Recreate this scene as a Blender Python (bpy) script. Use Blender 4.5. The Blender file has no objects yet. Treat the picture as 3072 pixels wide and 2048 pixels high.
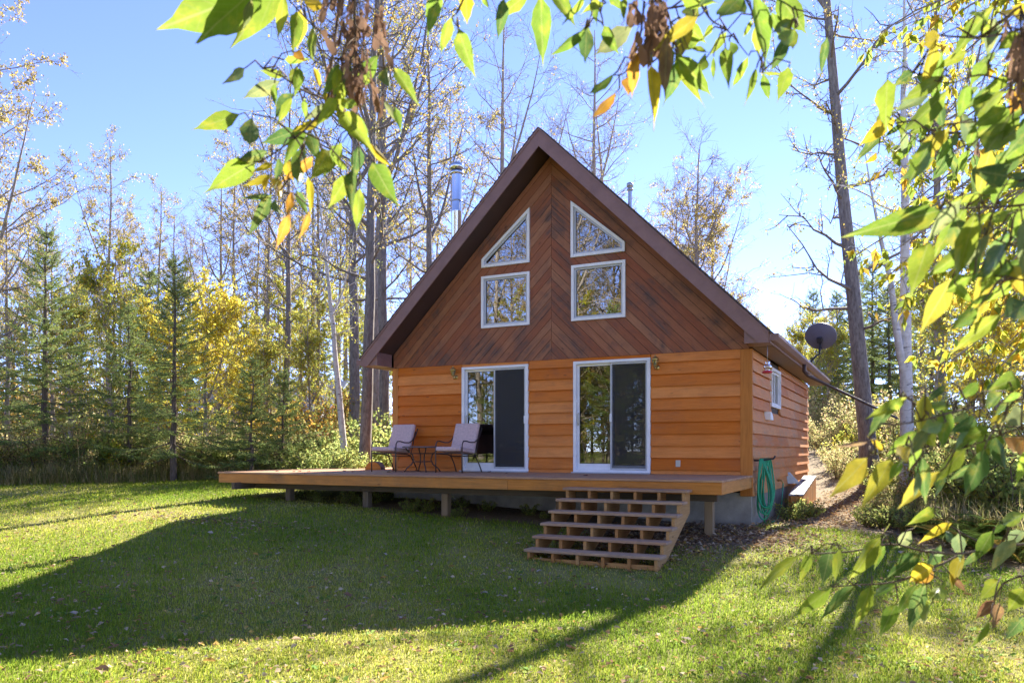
import bpy, bmesh, math, random
import numpy as np
from mathutils import Vector, Matrix, Euler

# ------------------------------------------------------------------ camera, sky, sun, exposure
scene = bpy.context.scene
R = math.radians
CAM = np.array([9.698, -13.697, 0.430]); YAW = R(26.73); FPX = 2360.0; HOR = 1349.0
FW = np.array([-math.sin(YAW), math.cos(YAW)]); RT = np.array([math.cos(YAW), math.sin(YAW)])
cam_d = bpy.data.cameras.new('camera'); cam = bpy.data.objects.new('camera', cam_d)
scene.collection.objects.link(cam); scene.camera = cam
cam.location = CAM; cam.rotation_euler = (R(90), 0, YAW)
cam_d.sensor_width = 36; cam_d.lens = 36*FPX/3072; cam_d.shift_y = (HOR-1024)/3072
cam_d.clip_start = .05; cam_d.clip_end = 3000
cam_d.dof.use_dof = True; cam_d.dof.focus_distance = 14; cam_d.dof.aperture_fstop = 8.0

SUN_AZ, SUN_EL = R(3.0), R(34)
world = bpy.data.worlds.new('World'); scene.world = world; world.use_nodes = True
wn = world.node_tree.nodes; wl = world.node_tree.links; wn.clear()
sky = wn.new('ShaderNodeTexSky'); sky.sky_type = 'NISHITA'; sky.sun_disc = False
sky.sun_elevation = SUN_EL; sky.sun_rotation = SUN_AZ
sky.altitude = 3000; sky.air_density = 0.60; sky.dust_density = 0.0; sky.ozone_density = 2.6
bg = wn.new('ShaderNodeBackground'); bg.inputs['Strength'].default_value = 0.09
wo = wn.new('ShaderNodeOutputWorld')
tint = wn.new('ShaderNodeMix'); tint.data_type = 'RGBA'; tint.blend_type = 'MULTIPLY'; tint.inputs[0].default_value = 1.0
tint.inputs[7].default_value = (.93, .82, 1.0, 1)      # takes the green cast out of the whole sky
wl.new(sky.outputs[0], tint.inputs[6]); wl.new(tint.outputs[2], bg.inputs['Color']); wl.new(bg.outputs[0], wo.inputs['Surface'])
sun_d = bpy.data.lights.new('sun', 'SUN'); sun_d.energy = 3.0; sun_d.angle = R(.53); sun_d.color = (1, .93, .80)
sun = bpy.data.objects.new('sun', sun_d); scene.collection.objects.link(sun)
sv = Vector((math.sin(SUN_AZ)*math.cos(SUN_EL), math.cos(SUN_AZ)*math.cos(SUN_EL), math.sin(SUN_EL)))
sun.rotation_euler = (-sv).to_track_quat('-Z', 'Y').to_euler()
vs = scene.view_settings
vs.view_transform = 'Standard'; vs.look = 'None'; vs.exposure = 2.75; vs.gamma = 1; vs.use_curve_mapping = False
scene.cycles.use_denoising = True
scene.cycles.max_bounces = 8; scene.cycles.diffuse_bounces = 3; scene.cycles.glossy_bounces = 3
scene.cycles.transmission_bounces = 4; scene.cycles.transparent_max_bounces = 8
scene.cycles.sample_clamp_indirect = 6; scene.cycles.caustics_reflective = False; scene.cycles.caustics_refractive = False

def at(px, py, d):                       # point seen at full-size photograph pixel px,py, d metres down the lens axis
    l = (px-1536)/FPX; v = (HOR-py)/FPX
    xy = CAM[:2] + d*(FW + RT*l)
    return Vector((xy[0], xy[1], CAM[2] + d*v))

# ------------------------------------------------------------------ helpers
COL = scene.collection
def link(o, parent=None):
    COL.objects.link(o)
    if parent is not None: o.parent = parent
    return o
def tag(o, label=None, cat=None, group=None, kind=None):
    if label: o['label'] = label
    if cat: o['category'] = cat
    if group: o['group'] = group
    if kind: o['kind'] = kind
    return o
def empty(name, loc=(0, 0, 0), rz=0, **k):
    o = bpy.data.objects.new(name, None); o.location = loc; o.rotation_euler = (0, 0, rz); o.empty_display_size = .1
    link(o); return tag(o, **k)
def obj(name, me, mat=None, parent=None, loc=None, rot=None, **k):
    o = bpy.data.objects.new(name, me)
    if mat is not None and len(me.materials) == 0: me.materials.append(mat)
    if loc is not None: o.location = loc
    if rot is not None: o.rotation_euler = rot
    link(o, parent); return tag(o, **k)

def np_mesh(name, V, tris=None, quads=None, col=None, mat=None, smooth=False, fmat=None, mats=None):
    me = bpy.data.meshes.new(name)
    V = np.asarray(V, np.float32).reshape(-1, 3)
    loops, starts, tot = [], [], 0
    if quads is not None and len(quads):
        q = np.asarray(quads, np.int32).reshape(-1, 4); loops.append(q.ravel()); starts.append(np.arange(len(q))*4); tot = q.size
    if tris is not None and len(tris):
        t = np.asarray(tris, np.int32).reshape(-1, 3); loops.append(t.ravel()); starts.append(tot+np.arange(len(t))*3)
    L = np.concatenate(loops); S = np.concatenate(starts)
    me.vertices.add(len(V)); me.vertices.foreach_set('co', V.ravel())
    me.loops.add(len(L)); me.loops.foreach_set('vertex_index', L)
    me.polygons.add(len(S)); me.polygons.foreach_set('loop_start', S.astype(np.int32))
    if smooth: me.polygons.foreach_set('use_smooth', np.ones(len(S), bool))
    if mats:
        for m in mats: me.materials.append(m)
        me.polygons.foreach_set('material_index', np.asarray(fmat, np.int32))
    elif mat is not None: me.materials.append(mat)
    me.update(calc_edges=True); me.validate()
    if col is not None:
        a = me.color_attributes.new('col', 'FLOAT_COLOR', 'POINT')
        c = np.ones((len(V), 4), np.float32); c[:, :3] = col; a.data.foreach_set('color', c.ravel())
    return me

class MB:                                   # collects shapes into one mesh
    def __init__(s): s.v = []; s.f = []; s.sm = []
    def poly(s, pts, faces, smooth=False):
        b = len(s.v); s.v += [tuple(p) for p in pts]
        for f in faces: s.f.append([b+i for i in f]); s.sm.append(smooth)
    def box(s, x0, x1, y0, y1, z0, z1, M=None):
        p = [Vector(c) for c in ((x0,y0,z0),(x1,y0,z0),(x1,y1,z0),(x0,y1,z0),(x0,y0,z1),(x1,y0,z1),(x1,y1,z1),(x0,y1,z1))]
        if M is not None: p = [M @ c for c in p]
        s.poly(p, [(3,2,1,0),(4,5,6,7),(0,1,5,4),(1,2,6,5),(2,3,7,6),(3,0,4,7)]); return s
    def prism(s, poly, y0, y1, M=None):     # poly in x,z (counter-clockwise seen from -y), extruded along y
        n = len(poly)
        p = [Vector((a, y0, b)) for a, b in poly] + [Vector((a, y1, b)) for a, b in poly]
        if M is not None: p = [M @ c for c in p]
        s.poly(p, [tuple(range(n)), tuple(range(2*n-1, n-1, -1))] + [(i, i+n, (i+1) % n+n, (i+1) % n) for i in range(n)]); return s
    def ring(s, outer, inner, y0, y1):      # frame between two polygons of as many corners
        n = len(outer)
        p = [(a, y0, b) for a, b in outer]+[(a, y0, b) for a, b in inner]+[(a, y1, b) for a, b in outer]+[(a, y1, b) for a, b in inner]
        f = []
        for i in range(n):
            j = (i+1) % n
            f += [(i, j, n+j, n+i), (2*n+j, 2*n+i, 3*n+i, 3*n+j), (i, 2*n+i, 2*n+j, j), (n+j, 3*n+j, 3*n+i, n+i)]
        s.poly(p, f); return s
    def tube(s, pts, rad, sides=8, closed=False, cap=True):
        pts = [Vector(p) for p in pts]; n = len(pts)
        if not hasattr(rad, '__len__'): rad = [rad]*n
        ring = []; up = Vector((.13, .21, .97))
        for i, p in enumerate(pts):
            a = pts[i-1] if (i > 0 or closed) else p; b = pts[(i+1) % n] if (i < n-1 or closed) else p
            t = (b-a).normalized()
            u = t.cross(up)
            if u.length < 1e-3: u = t.cross(Vector((1, 0, 0)))
            u.normalize(); w = t.cross(u); up = u.cross(t) if i else up
            ring.append([p + (u*math.cos(2*math.pi*k/sides)+w*math.sin(2*math.pi*k/sides))*rad[i] for k in range(sides)])
        f = []
        for i in range(n if closed else n-1):
            j = (i+1) % n
            for k in range(sides):
                l = (k+1) % sides; f.append((i*sides+k, i*sides+l, j*sides+l, j*sides+k))
        if cap and not closed: f += [tuple(range(sides-1, -1, -1)), tuple((n-1)*sides+k for k in range(sides))]
        s.poly([q for r in ring for q in r], f, True); return s
    def lathe(s, prof, sides=16, c=(0, 0, 0), M=None):   # (r,z) profile
        pts = []; f = []
        for r, z in prof:
            for k in range(sides):
                a = 2*math.pi*k/sides; p = Vector((c[0]+r*math.cos(a), c[1]+r*math.sin(a), c[2]+z))
                pts.append(M @ p if M is not None else p)
        for i in range(len(prof)-1):
            for k in range(sides):
                l = (k+1) % sides; f.append((i*sides+k, i*sides+l, (i+1)*sides+l, (i+1)*sides+k))
        s.poly(pts, f, True); return s
    def mesh(s, name='mesh'):
        me = bpy.data.meshes.new(name); me.from_pydata(s.v, [], s.f)
        me.polygons.foreach_set('use_smooth', s.sm); me.update(); return me
    def build(s, name, mat, parent=None, bevel=0, **k):
        me = s.mesh(name)
        if bevel:
            bm = bmesh.new(); bm.from_mesh(me); bmesh.ops.remove_doubles(bm, verts=bm.verts, dist=1e-5)
            bmesh.ops.bevel(bm, geom=bm.edges, offset=bevel, segments=1, affect='EDGES', clamp_overlap=True)
            bm.to_mesh(me); bm.free()
        return obj(name, me, mat, parent, **k)

def board(name, size, M, mat, parent, bevel=.003):       # a plank: local x = its length, own origin at its middle
    a, b, c = [q/2 for q in size]
    me = MB().box(-a, a, -b, b, -c, c).mesh(name)
    if bevel:
        bm = bmesh.new(); bm.from_mesh(me)
        bmesh.ops.bevel(bm, geom=bm.edges, offset=bevel, segments=1, affect='EDGES', clamp_overlap=True); bm.to_mesh(me); bm.free()
    o = obj(name, me, mat, parent); o.matrix_local = M; return o
def T(x, y, z): return Matrix.Translation((x, y, z))

def copy_tree(o, parent=None):
    c = o.copy(); link(c); c.parent = parent
    for ch in list(o.children):
        copy_tree(ch, c)
    return c

# ------------------------------------------------------------------ materials
MATS = {}
class NT:
    def __init__(s, name):
        s.m = bpy.data.materials.new(name); s.m.use_nodes = True; s.t = s.m.node_tree; s.n = s.t.nodes; s.n.clear()
        s.out = s.n.new('ShaderNodeOutputMaterial'); MATS[name] = s.m
    def new(s, typ, **k):
        nd = s.n.new('ShaderNode'+typ)
        for a, b in k.items():
            if a.startswith('i_'):
                nd.inputs[a[2:].replace('_', ' ')].default_value = b
            else: setattr(nd, a, b)
        return nd
    def l(s, a, b): s.t.links.new(a, b)
    def coord(s, which='Object', scale=(1, 1, 1), rnd=True):
        tc = s.new('TexCoord'); mp = s.new('Mapping'); mp.inputs['Scale'].default_value = scale
        src = tc.outputs[which]
        if rnd:
            oi = s.new('ObjectInfo'); mu = s.new('MapRange'); mu.inputs['To Max'].default_value = 97.0
            s.l(oi.outputs['Random'], mu.inputs['Value']); ad = s.new('VectorMath', operation='ADD')
            s.l(src, ad.inputs[0]); s.l(mu.outputs[0], ad.inputs[1]); src = ad.outputs[0]
        s.l(src, mp.inputs['Vector']); return mp.outputs[0]
    def noise(s, vec, scale, detail=4, rough=.6, dist=0):
        n = s.new('TexNoise'); n.inputs['Scale'].default_value = scale; n.inputs['Detail'].default_value = detail
        n.inputs['Roughness'].default_value = rough; n.inputs['Distortion'].default_value = dist
        if vec is not None: s.l(vec, n.inputs['Vector'])
        return n.outputs['Fac']
    def ramp(s, fac, stops):
        r = s.new('ValToRGB'); e = r.color_ramp.elements
        while len(e) < len(stops): e.new(.5)
        for i, (p, c) in enumerate(stops):
            e[i].position = p; e[i].color = (*c, 1) if len(c) == 3 else c
        s.l(fac, r.inputs[0]); return r.outputs[0]
    def mix(s, fac, a, b, mode='MIX'):
        m = s.new('Mix', data_type='RGBA', blend_type=mode)
        for sock, v in ((m.inputs[0], fac), (m.inputs[6], a), (m.inputs[7], b)):
            if isinstance(v, (int, float)): sock.default_value = v
            elif isinstance(v, tuple): sock.default_value = (*v, 1)
            else: s.l(v, sock)
        return m.outputs[2]
    def hsv(s, c, h=.5, sat=1, v=1):
        n = s.new('HueSaturation')
        for k, x in (('Hue', h), ('Saturation', sat), ('Value', v)):
            if isinstance(x, (int, float)): n.inputs[k].default_value = x
            else: s.l(x, n.inputs[k])
        s.l(c, n.inputs['Color']); return n.outputs[0]
    def rng(s, val, a, b, lo=0., hi=1.):
        n = s.new('MapRange'); n.inputs['From Min'].default_value = lo; n.inputs['From Max'].default_value = hi
        n.inputs['To Min'].default_value = a; n.inputs['To Max'].default_value = b; s.l(val, n.inputs['Value']); return n.outputs[0]
    def bump(s, h, strength=.3, dist=.01):
        b = s.new('Bump'); b.inputs['Strength'].default_value = strength; b.inputs['Distance'].default_value = dist
        s.l(h, b.inputs['Height']); return b.outputs[0]
    def bsdf(s, col, rough=.6, normal=None, metal=0, spec=.4):
        p = s.new('BsdfPrincipled')
        for k, v in (('Base Color', col), ('Roughness', rough)):
            if isinstance(v, (int, float)): p.inputs[k].default_value = v
            elif isinstance(v, tuple): p.inputs[k].default_value = (*v, 1)
            else: s.l(v, p.inputs[k])
        p.inputs['Metallic'].default_value = metal; p.inputs['Specular IOR Level'].default_value = spec
        if normal is not None: s.l(normal, p.inputs['Normal'])
        s.l(p.outputs[0], s.out.inputs['Surface']); return p

def wood(name, dark, mid, light, rough=.65, grain=9, vary=.28, stain=None, stain_amt=.5, knots=True):
    m = NT(name); v = m.coord('Object', (.35, 6, 6))
    g = m.noise(v, grain, 8, .65, .6)
    c = m.ramp(g, [(.25, dark), (.5, mid), (.78, light)])
    vb = m.coord('Object', (1.2, 3, 3)); b = m.noise(vb, 1.6, 5, .65)
    c = m.mix(m.rng(b, 0, .45, .4, .75), c, tuple(x*.7 for x in mid))
    oi = m.new('ObjectInfo')
    c = m.hsv(c, m.rng(oi.outputs['Random'], .494, .506), m.rng(oi.outputs['Random'], 1.08, .98), m.rng(oi.outputs['Random'], 1-vary, 1+vary*.5))
    if stain is not None:
        geo = m.new('TexCoord'); w = m.new('NewGeometry')
        s1 = m.noise(w.outputs['Position'], 1.15, 6, .68, .4); s2 = m.noise(m.coord('Object', (.45, 7, 7)), 2.0, 5, .7)
        f = m.new('Math', operation='MULTIPLY'); m.l(m.rng(s1, 0, 1, .46, .64), f.inputs[0]); m.l(m.rng(s2, .0, 1.5, .36, .66), f.inputs[1])
        f2 = m.new('Math', operation='MULTIPLY', use_clamp=True); m.l(f.outputs[0], f2.inputs[0]); f2.inputs[1].default_value = stain_amt
        c = m.mix(f2.outputs[0], c, stain)
    if knots:
        vo = m.new('TexVoronoi', feature='F1'); m.l(m.coord('Object', (1.5, 4.2, 4.2)), vo.inputs['Vector']); vo.inputs['Scale'].default_value = 1.15
        c = m.mix(m.rng(vo.outputs['Distance'], .75, 0, .03, .085), c, tuple(x*.28 for x in dark))
    m.bsdf(c, m.rng(g, rough+.12, rough-.08), m.bump(g, .25, .004)); return m.m
def plain(name, col, rough=.5, metal=0, var=.12, scale=6, bump=0):
    m = NT(name); n = m.noise(m.coord('Object', (1, 1, 1)), scale, 5, .65)
    c = m.hsv(m.mix(0, col, col), .5, 1, m.rng(n, 1-var*1.6, 1+var*1.6, .25, .75))
    m.bsdf(c, m.rng(n, max(.03, rough-.06), rough+.08), m.bump(n, bump, .01) if bump else None, metal); return m.m

M_SIDING = wood('siding_cedar', (.62, .175, .032), (.75, .235, .046), (.82, .30, .075), .62, 8, .20, stain=(.36, .115, .04), stain_amt=.40)
M_SIDE2 = wood('siding_cedar_side', (.60, .21, .055), (.72, .275, .08), (.80, .36, .12), .66, 8, .14, stain=(.40, .27, .16), stain_amt=.5)
M_GABLE = wood('gable_cedar', (.27, .098, .05), (.35, .135, .066), (.44, .18, .09), .66, 9, .15, stain=(.13, .07, .052), stain_amt=1.0)
M_POST = wood('corner_cedar', (.42, .14, .028), (.56, .20, .04), (.64, .25, .06), .55, 7, .1)
M_DECKF = wood('deck_fascia_wood', (.48, .185, .042), (.62, .255, .06), (.72, .34, .10), .6, 7, .12, stain=(.22, .12, .05), stain_amt=.5)
M_DECKT = wood('deck_board_wood', (.38, .20, .11), (.52, .29, .16), (.60, .37, .22), .6, 8, .16, stain=(.24, .15, .11), stain_amt=.5)
M_TREAD = wood('tread_wood', (.34, .20, .12), (.46, .29, .18), (.56, .38, .25), .65, 8, .14, stain=(.16, .12, .10), stain_amt=.6)
M_STRING = wood('stringer_wood', (.34, .16, .055), (.46, .235, .085), (.55, .31, .13), .65, 8, .14)
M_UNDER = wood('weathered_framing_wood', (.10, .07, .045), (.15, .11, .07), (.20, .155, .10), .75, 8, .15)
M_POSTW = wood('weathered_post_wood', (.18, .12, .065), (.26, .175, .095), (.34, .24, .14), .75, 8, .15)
M_LOG = wood('fresh_cut_wood', (.50, .18, .04), (.68, .28, .07), (.80, .42, .15), .7, 10, .1)
M_BROWN = plain('brown_painted_metal', (.25, .14, .12), .45, 0, .10, 4)
M_SOFFIT = plain('dark_brown_soffit', (.075, .045, .038), .55, 0, .1, 4)
M_SOFFIT2 = plain('tan_brown_soffit', (.20, .125, .09), .55, 0, .12, 4)
M_WHITE = plain('white_vinyl', (.88, .87, .86), .32, 0, .05, 5)
M_SASH = plain('grey_aluminium_sash', (.52, .54, .57), .35, .2, .06, 5)
M_GASKET = plain('dark_rubber_gasket', (.03, .03, .032), .6)
M_DARKIN = plain('dark_interior_wall', (.10, .075, .055), .8, 0, .2, 2)
M_FOUND = plain('concrete_foundation', (.38, .34, .27), .9, 0, .22, 3, .25)
M_CORE = plain('dark_sheathing', (.045, .03, .022), .9)
M_CUSH = plain('mauve_grey_cushion_fabric', (.64, .46, .42), .9, 0, .12, 25, .15)
M_IRON = plain('bronze_brown_steel', (.085, .062, .052), .38, .5, .15, 12)
M_TOP = plain('bronze_table_glass', (.16, .12, .11), .15, .1, .08, 5)
M_BRASS = plain('aged_brass', (.55, .38, .13), .3, .95, .18, 18)
M_STEEL = plain('polished_stainless', (.72, .73, .75), .14, 1, .05, 3)
M_GALV = plain('galvanised_grey_steel', (.42, .43, .45), .42, .8, .1, 6)
M_HOSE = plain('green_hose_vinyl', (.02, .32, .15), .32, 0, .14, 10)
M_DISH = plain('slate_grey_dish_enamel', (.15, .145, .20), .4, .1, .08, 4)
M_BLACKM = plain('dark_mast_steel', (.05, .048, .055), .45, .4)
M_RED = plain('red_plastic', (.55, .02, .035), .3)
M_CREAM = plain('cream_plastic', (.62, .58, .46), .4, 0, .08, 8)
M_PEEL = None
M_ROOFM = plain('neighbour_metal_roof', (.40, .44, .56), .35, .2, .08, 2)
M_NWALL = plain('neighbour_pale_siding', (.62, .60, .56), .7, 0, .12, 3)

def glass(name, refl, tint):
    m = NT(name); tr = m.new('BsdfTransparent'); tr.inputs[0].default_value = (*tint, 1)
    gl = m.new('BsdfGlossy'); gl.inputs['Roughness'].default_value = .004; gl.inputs['Color'].default_value = (1, .98, .93, 1)
    n = m.noise(m.coord('Object', (1, 1, 1)), 2.2, 3, .6); m.l(m.bump(n, .02, .01), gl.inputs['Normal'])
    fr = m.new('LayerWeight'); fr.inputs['Blend'].default_value = .35
    mx = m.new('MixShader'); m.l(m.rng(fr.outputs['Fresnel'], refl, 1., .04, 1), mx.inputs[0])
    m.l(tr.outputs[0], mx.inputs[1]); m.l(gl.outputs[0], mx.inputs[2]); m.l(mx.outputs[0], m.out.inputs['Surface']); return m.m
M_GLASS = glass('coated_window_glass', .30, (.55, .57, .58))
M_DGLASS = glass('patio_door_glass', .11, (.72, .74, .72))
M_LAMPG = glass('lantern_glass', .25, (.82, .90, .85))
M_FEEDG = glass('feeder_glass', .22, (.9, .92, .94))
def screen_mat(name, f):
    m = NT(name); tr = m.new('BsdfTransparent'); d = m.new('BsdfDiffuse'); d.inputs[0].default_value = (.075, .073, .07, 1)
    mx = m.new('MixShader'); mx.inputs[0].default_value = f
    m.l(tr.outputs[0], mx.inputs[1]); m.l(d.outputs[0], mx.inputs[2]); m.l(mx.outputs[0], m.out.inputs['Surface']); return m.m
M_SCREEN = screen_mat('insect_screen', .66); M_SCREEN2 = screen_mat('fine_insect_screen', .34)
def shingle_mat():
    m = NT('brown_asphalt_shingle'); v = m.coord('Object', (1, 1, 1), False)
    n = m.noise(v, 60, 3, .7); n2 = m.noise(v, 3, 4, .6)
    c = m.mix(m.rng(n2, 0, 1, .3, .7), m.ramp(n, [(.3, (.05, .036, .032)), (.7, (.13, .095, .085))]), (.07, .055, .05))
    m.bsdf(c, .9, m.bump(n, .5, .006)); return m.m
M_SHINGLE = shingle_mat()
def peel_mat():
    m = NT('peeling_white_paint'); n = m.noise(m.coord('Object', (1.2, 4, 4)), 3.2, 6, .7)
    c = m.ramp(n, [(.50, (.20, .17, .15)), (.54, (.60, .60, .61))]); m.bsdf(c, .7, m.bump(n, .4, .004)); return m.m
M_PEEL = peel_mat()

# ------------------------------------------------------------------ ground
_GP = np.array([(7.3,0,-.87),(7.1,-2.04,-.86),(6,-4.1,-1.09),(8.3,-3.5,-1.05),(2.5,-2,-.71),(-1,-2,-.56),(9.7,-13.7,-1.17),(4,-8,-1.06),(0,-8,-.92),(-5,-3,-.52),
 (-11,-1.7,-.45),(-8.4,3,-.38),(-12,-8,-.62),(-20,5,-.2),(8.5,4,-.80),(8.6,8,-.62),(8.8,11,-.32),(8.9,14,.18),(9,19,.7),(12,4,-.75),(12,10,-.35),(14,-6,-1.1),(3,15,-.2),(-5,12,-.2),(20,20,.7),(25,0,-.7),
 (-30,30,.2),(30,40,1.2),(0,50,.5),(10,-30,-1.2),(-20,-20,-.8),(30,-20,-1.2),(3,4,-.75)], float)
def _mq(d2): return np.sqrt(d2+6.0)
_D = ((_GP[:, None, :2]-_GP[None, :, :2])**2).sum(-1); _mz = _GP[:, 2].mean()
_WG = np.linalg.solve(_mq(_D)+np.eye(len(_GP))*-.02, _GP[:, 2]-_mz)
def ground_z(x, y):
    x = np.asarray(x, float); y = np.asarray(y, float)
    r = np.hypot(x-2, y-4); k = np.minimum(1, 42/np.maximum(r, 1e-6))
    xx = 2+(x-2)*k; yy = 4+(y-4)*k
    d2 = (xx[..., None]-_GP[:, 0])**2+(yy[..., None]-_GP[:, 1])**2
    return _mz+_mq(d2) @ _WG + .018*np.sin(x*1.3+y*.7)*np.cos(y*1.1-x*.4)
def gz(x, y): return float(ground_z(np.array([x]), np.array([y]))[0])

def lawn_mask(x, y):        # 1 on the mown lawn, 0 in the woods and on the bare path beside the cabin
    x = np.asarray(x, float); y = np.asarray(y, float)
    wob = .35*np.sin(x*1.7+y*.9)+.25*np.sin(y*2.3-x*1.1)
    lim = np.interp(x, [-40, -11.5, -8.4, -4, 0, 7.3, 8.4, 9.4, 10.6, 12, 14, 40], [-3, -2.0, 2.6, 5.5, 6.5, .6, .2, -.3, -2.4, -4.6, -7, -13])
    m = np.clip((lim+wob-y)/.9+.5, 0, 1)
    under = (x > .5) & (x < 7.4) & (y > -2.15) & (y < 6)
    lit = np.hypot((x-6.6)/1.7, (y+1.6)/1.25)
    m = np.where(under, m*np.clip((x*.0-y-1.75)/.4, 0, 1), m)
    return m*np.clip((lit-.75)/.5, 0, 1)

def ground_mat():
    m = NT('lawn_and_forest_floor'); g = m.new('NewGeometry'); p = g.outputs['Position']
    at_ = m.new('VertexColor', layer_name='col'); sep = m.new('SeparateColor'); m.l(at_.outputs['Color'], sep.inputs[0])
    n1 = m.noise(p, .55, 5, .65); n2 = m.noise(p, 22, 5, .7); n3 = m.noise(p, 4, 4, .6)
    gr = m.ramp(n1, [(.3, (.12, .15, .024)), (.5, (.19, .20, .04)), (.7, (.30, .26, .09))])
    gr = m.mix(m.rng(n2, 0, .6, .4, .7), gr, (.27, .24, .12)); gr = m.mix(m.rng(n3, 0, .5, .55, .75), gr, (.085, .115, .022))
    so = m.ramp(n2, [(.3, (.10, .07, .045)), (.5, (.25, .18, .115)), (.72, (.46, .35, .24))])
    so = m.mix(m.rng(n3, 0, .6, .4, .7), so, (.20, .17, .07))
    c = m.mix(m.rng(sep.outputs[0], 0, 1, .25, .75), so, gr)
    m.bsdf(c, .95, m.bump(n2, .5, .03), 0, .1); return m.m
M_GROUND = ground_mat()
def build_ground():
    a = np.concatenate([[-700, -400, -220, -120, -80, -60], np.arange(-45, -16, 1.5), np.arange(-16, 18, .33), np.arange(18, 46, 1.5), [60, 80, 120, 220, 400, 700]])
    X, Y = np.meshgrid(a+2, a+0, indexing='ij'); Z = ground_z(X, Y)
    inside = (X > .25) & (X < 7.05) & (Y > .3) & (Y < 8.2); Z = np.where(inside, Z-.35, Z)
    n = len(a); I = np.arange(n*n).reshape(n, n)
    q = np.stack([I[:-1, :-1], I[1:, :-1], I[1:, 1:], I[:-1, 1:]], -1).reshape(-1, 4)
    mk = lawn_mask(X, Y).ravel(); col = np.stack([mk, mk, mk], -1)
    me = np_mesh('ground', np.stack([X, Y, Z], -1).reshape(-1, 3), quads=q, col=col, mat=M_GROUND, smooth=True)
    obj('ground', me, kind='structure')
build_ground()

# ------------------------------------------------------------------ the cabin
W, DEP = 7.315, 8.35
APX, APZ, EX0, EX1, EZ = 3.645, 6.335, -.385, 7.70, 2.33
SL = (APZ-EZ)/(APX-EX0); SR = (APZ-EZ)/(EX1-APX)
def rtop(x): return EZ+(x-EX0)*SL if x < APX else EZ+(EX1-x)*SR
FY, BY = -.60, DEP+.55
cabin = empty('cabin', (0, 0, 0), label='orange cedar A-gable cabin with brown roof trim and two white patio doors', cat='cabin')
DOORS = [(1.695, 3.170, 0.004, 2.082), (4.107, 5.588, 0.004, 2.078)]
WINS = [[(2.137, 2.836), (3.194, 2.836), (3.194, 3.860), (2.137, 3.860)],
        [(2.143, 4.034), (3.194, 4.034), (3.194, 5.090), (2.143, 4.200)],
        [(4.062, 2.838), (5.118, 2.838), (5.118, 3.877), (4.062, 3.877)],
        [(4.052, 4.030), (5.108, 4.030), (5.108, 4.205), (4.052, 5.095)]]
WT = 2.14
def gtop(x): return rtop(x)-.30
core = MB()
for x0, x1 in ((.02, 1.70), (3.165, 4.112), (5.583, W-.02)): core.box(x0, x1, .002, .12, -.30, WT)
for (x0, x1, z0, z1) in DOORS:
    core.box(x0+.005, x1-.005, .002, .12, -.30, .0); core.box(x0+.005, x1-.005, .002, .12, z1, WT)
def colm(x0, x1, zb, zt):
    core.prism([(x0, zb(x0)), (x1, zb(x1)), (x1, zt(x1)), (x0, zt(x0))], .002, .12)
k = lambda c: (lambda x: c)
colm(.02, 2.14, k(WT), gtop); colm(3.19, APX, k(WT), gtop); colm(APX, 4.056, k(WT), gtop); colm(5.112, W-.02, k(WT), gtop)
for lo, up, x0, x1 in ((WINS[0], WINS[1], 2.14, 3.19), (WINS[2], WINS[3], 4.056, 5.112)):
    colm(x0, x1, k(WT), k(lo[0][1])); colm(x0, x1, k(lo[2][1]), k(up[0][1]))
    (xa, za), (xb, zb) = (up[3], up[2]); line = lambda x, xa=xa, za=za, xb=xb, zb=zb: za+(zb-za)*(x-xa)/(xb-xa)
    colm(x0, x1, line, gtop)
core.build('wall_core', M_CORE, cabin)
inn = MB()
inn.box(W-.12, W-.01, .125, 2.02, -.3, WT); inn.box(W-.12, W-.01, 3.20, DEP, -.3, WT); inn.box(W-.12, W-.01, 2.02, 3.20, -.3, 1.26); inn.box(W-.12, W-.01, 2.02, 3.20, 2.02, WT)
inn.box(.01, .12, .125, DEP, -.3, WT); inn.box(.12, W-.12, DEP-.1, DEP-.01, -.3, WT)
inn.prism([(.02, WT+.003), (W-.02, WT+.003), (APX, gtop(APX))], DEP-.1, DEP-.01)
inn.build('interior_wall', M_DARKIN, cabin)
MB().box(.13, W-.13, .13, DEP-.12, -.32, -.03).build('interior_floor', M_UNDER, cabin)
fo = MB(); fo.box(.0, W+.01, .03, DEP, -1.5, -.302); fo.build('foundation', M_FOUND, cabin)

# lap siding, one board at a time
def lap(name, axis, a0, a1, z0, z1, mat, side=0):
    prof = [(-.006, z1+.016), (-.052, z0), (-.036, z0), (-.030, z0+.024), (.0, z0+.022), (.0, z1+.016)]       # (outward, z)
    L = a1-a0; mid = (a0+a1)/2; zm = (z0+z1)/2
    v = []
    for s in (-L/2, L/2):
        for o, z in prof: v.append((s, o, z-zm))
    n6 = 6; f = [(i, (i+1) % n6, (i+1) % n6+n6, i+n6) for i in range(n6)]+[(5, 4, 3, 2, 1, 0), (6, 7, 8, 9, 10, 11)]
    me = bpy.data.meshes.new(name); me.from_pydata(v, [], f); me.update()
    o = obj(name, me, mat, cabin)
    if axis == 'front': o.location = (mid, random.uniform(-.002, 0), zm)
    else:
        o.location = (W+random.uniform(0, .002), mid, zm); o.rotation_euler = (0, 0, R(90))
    return o
random.seed(4)
ZL = [-.0] + [.076+.2115*i for i in range(10)] + [WT-.015]
for x0, x1 in ((.142, 1.690), (3.176, 4.101), (5.594, 7.154)):
    for i in range(11):
        if ZL[i+1]-ZL[i] > .02: lap('siding_board', 'front', x0, x1, ZL[i]+.003, ZL[i+1], M_SIDING)
for x0, x1, z1 in ((1.697, 3.168, 2.083), (4.109, 5.586, 2.080)):
    board('lintel_board', (x1-x0, .026, WT-z1-.006), T((x0+x1)/2, -.015, (WT+z1)/2), M_SIDING, cabin)
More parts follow.
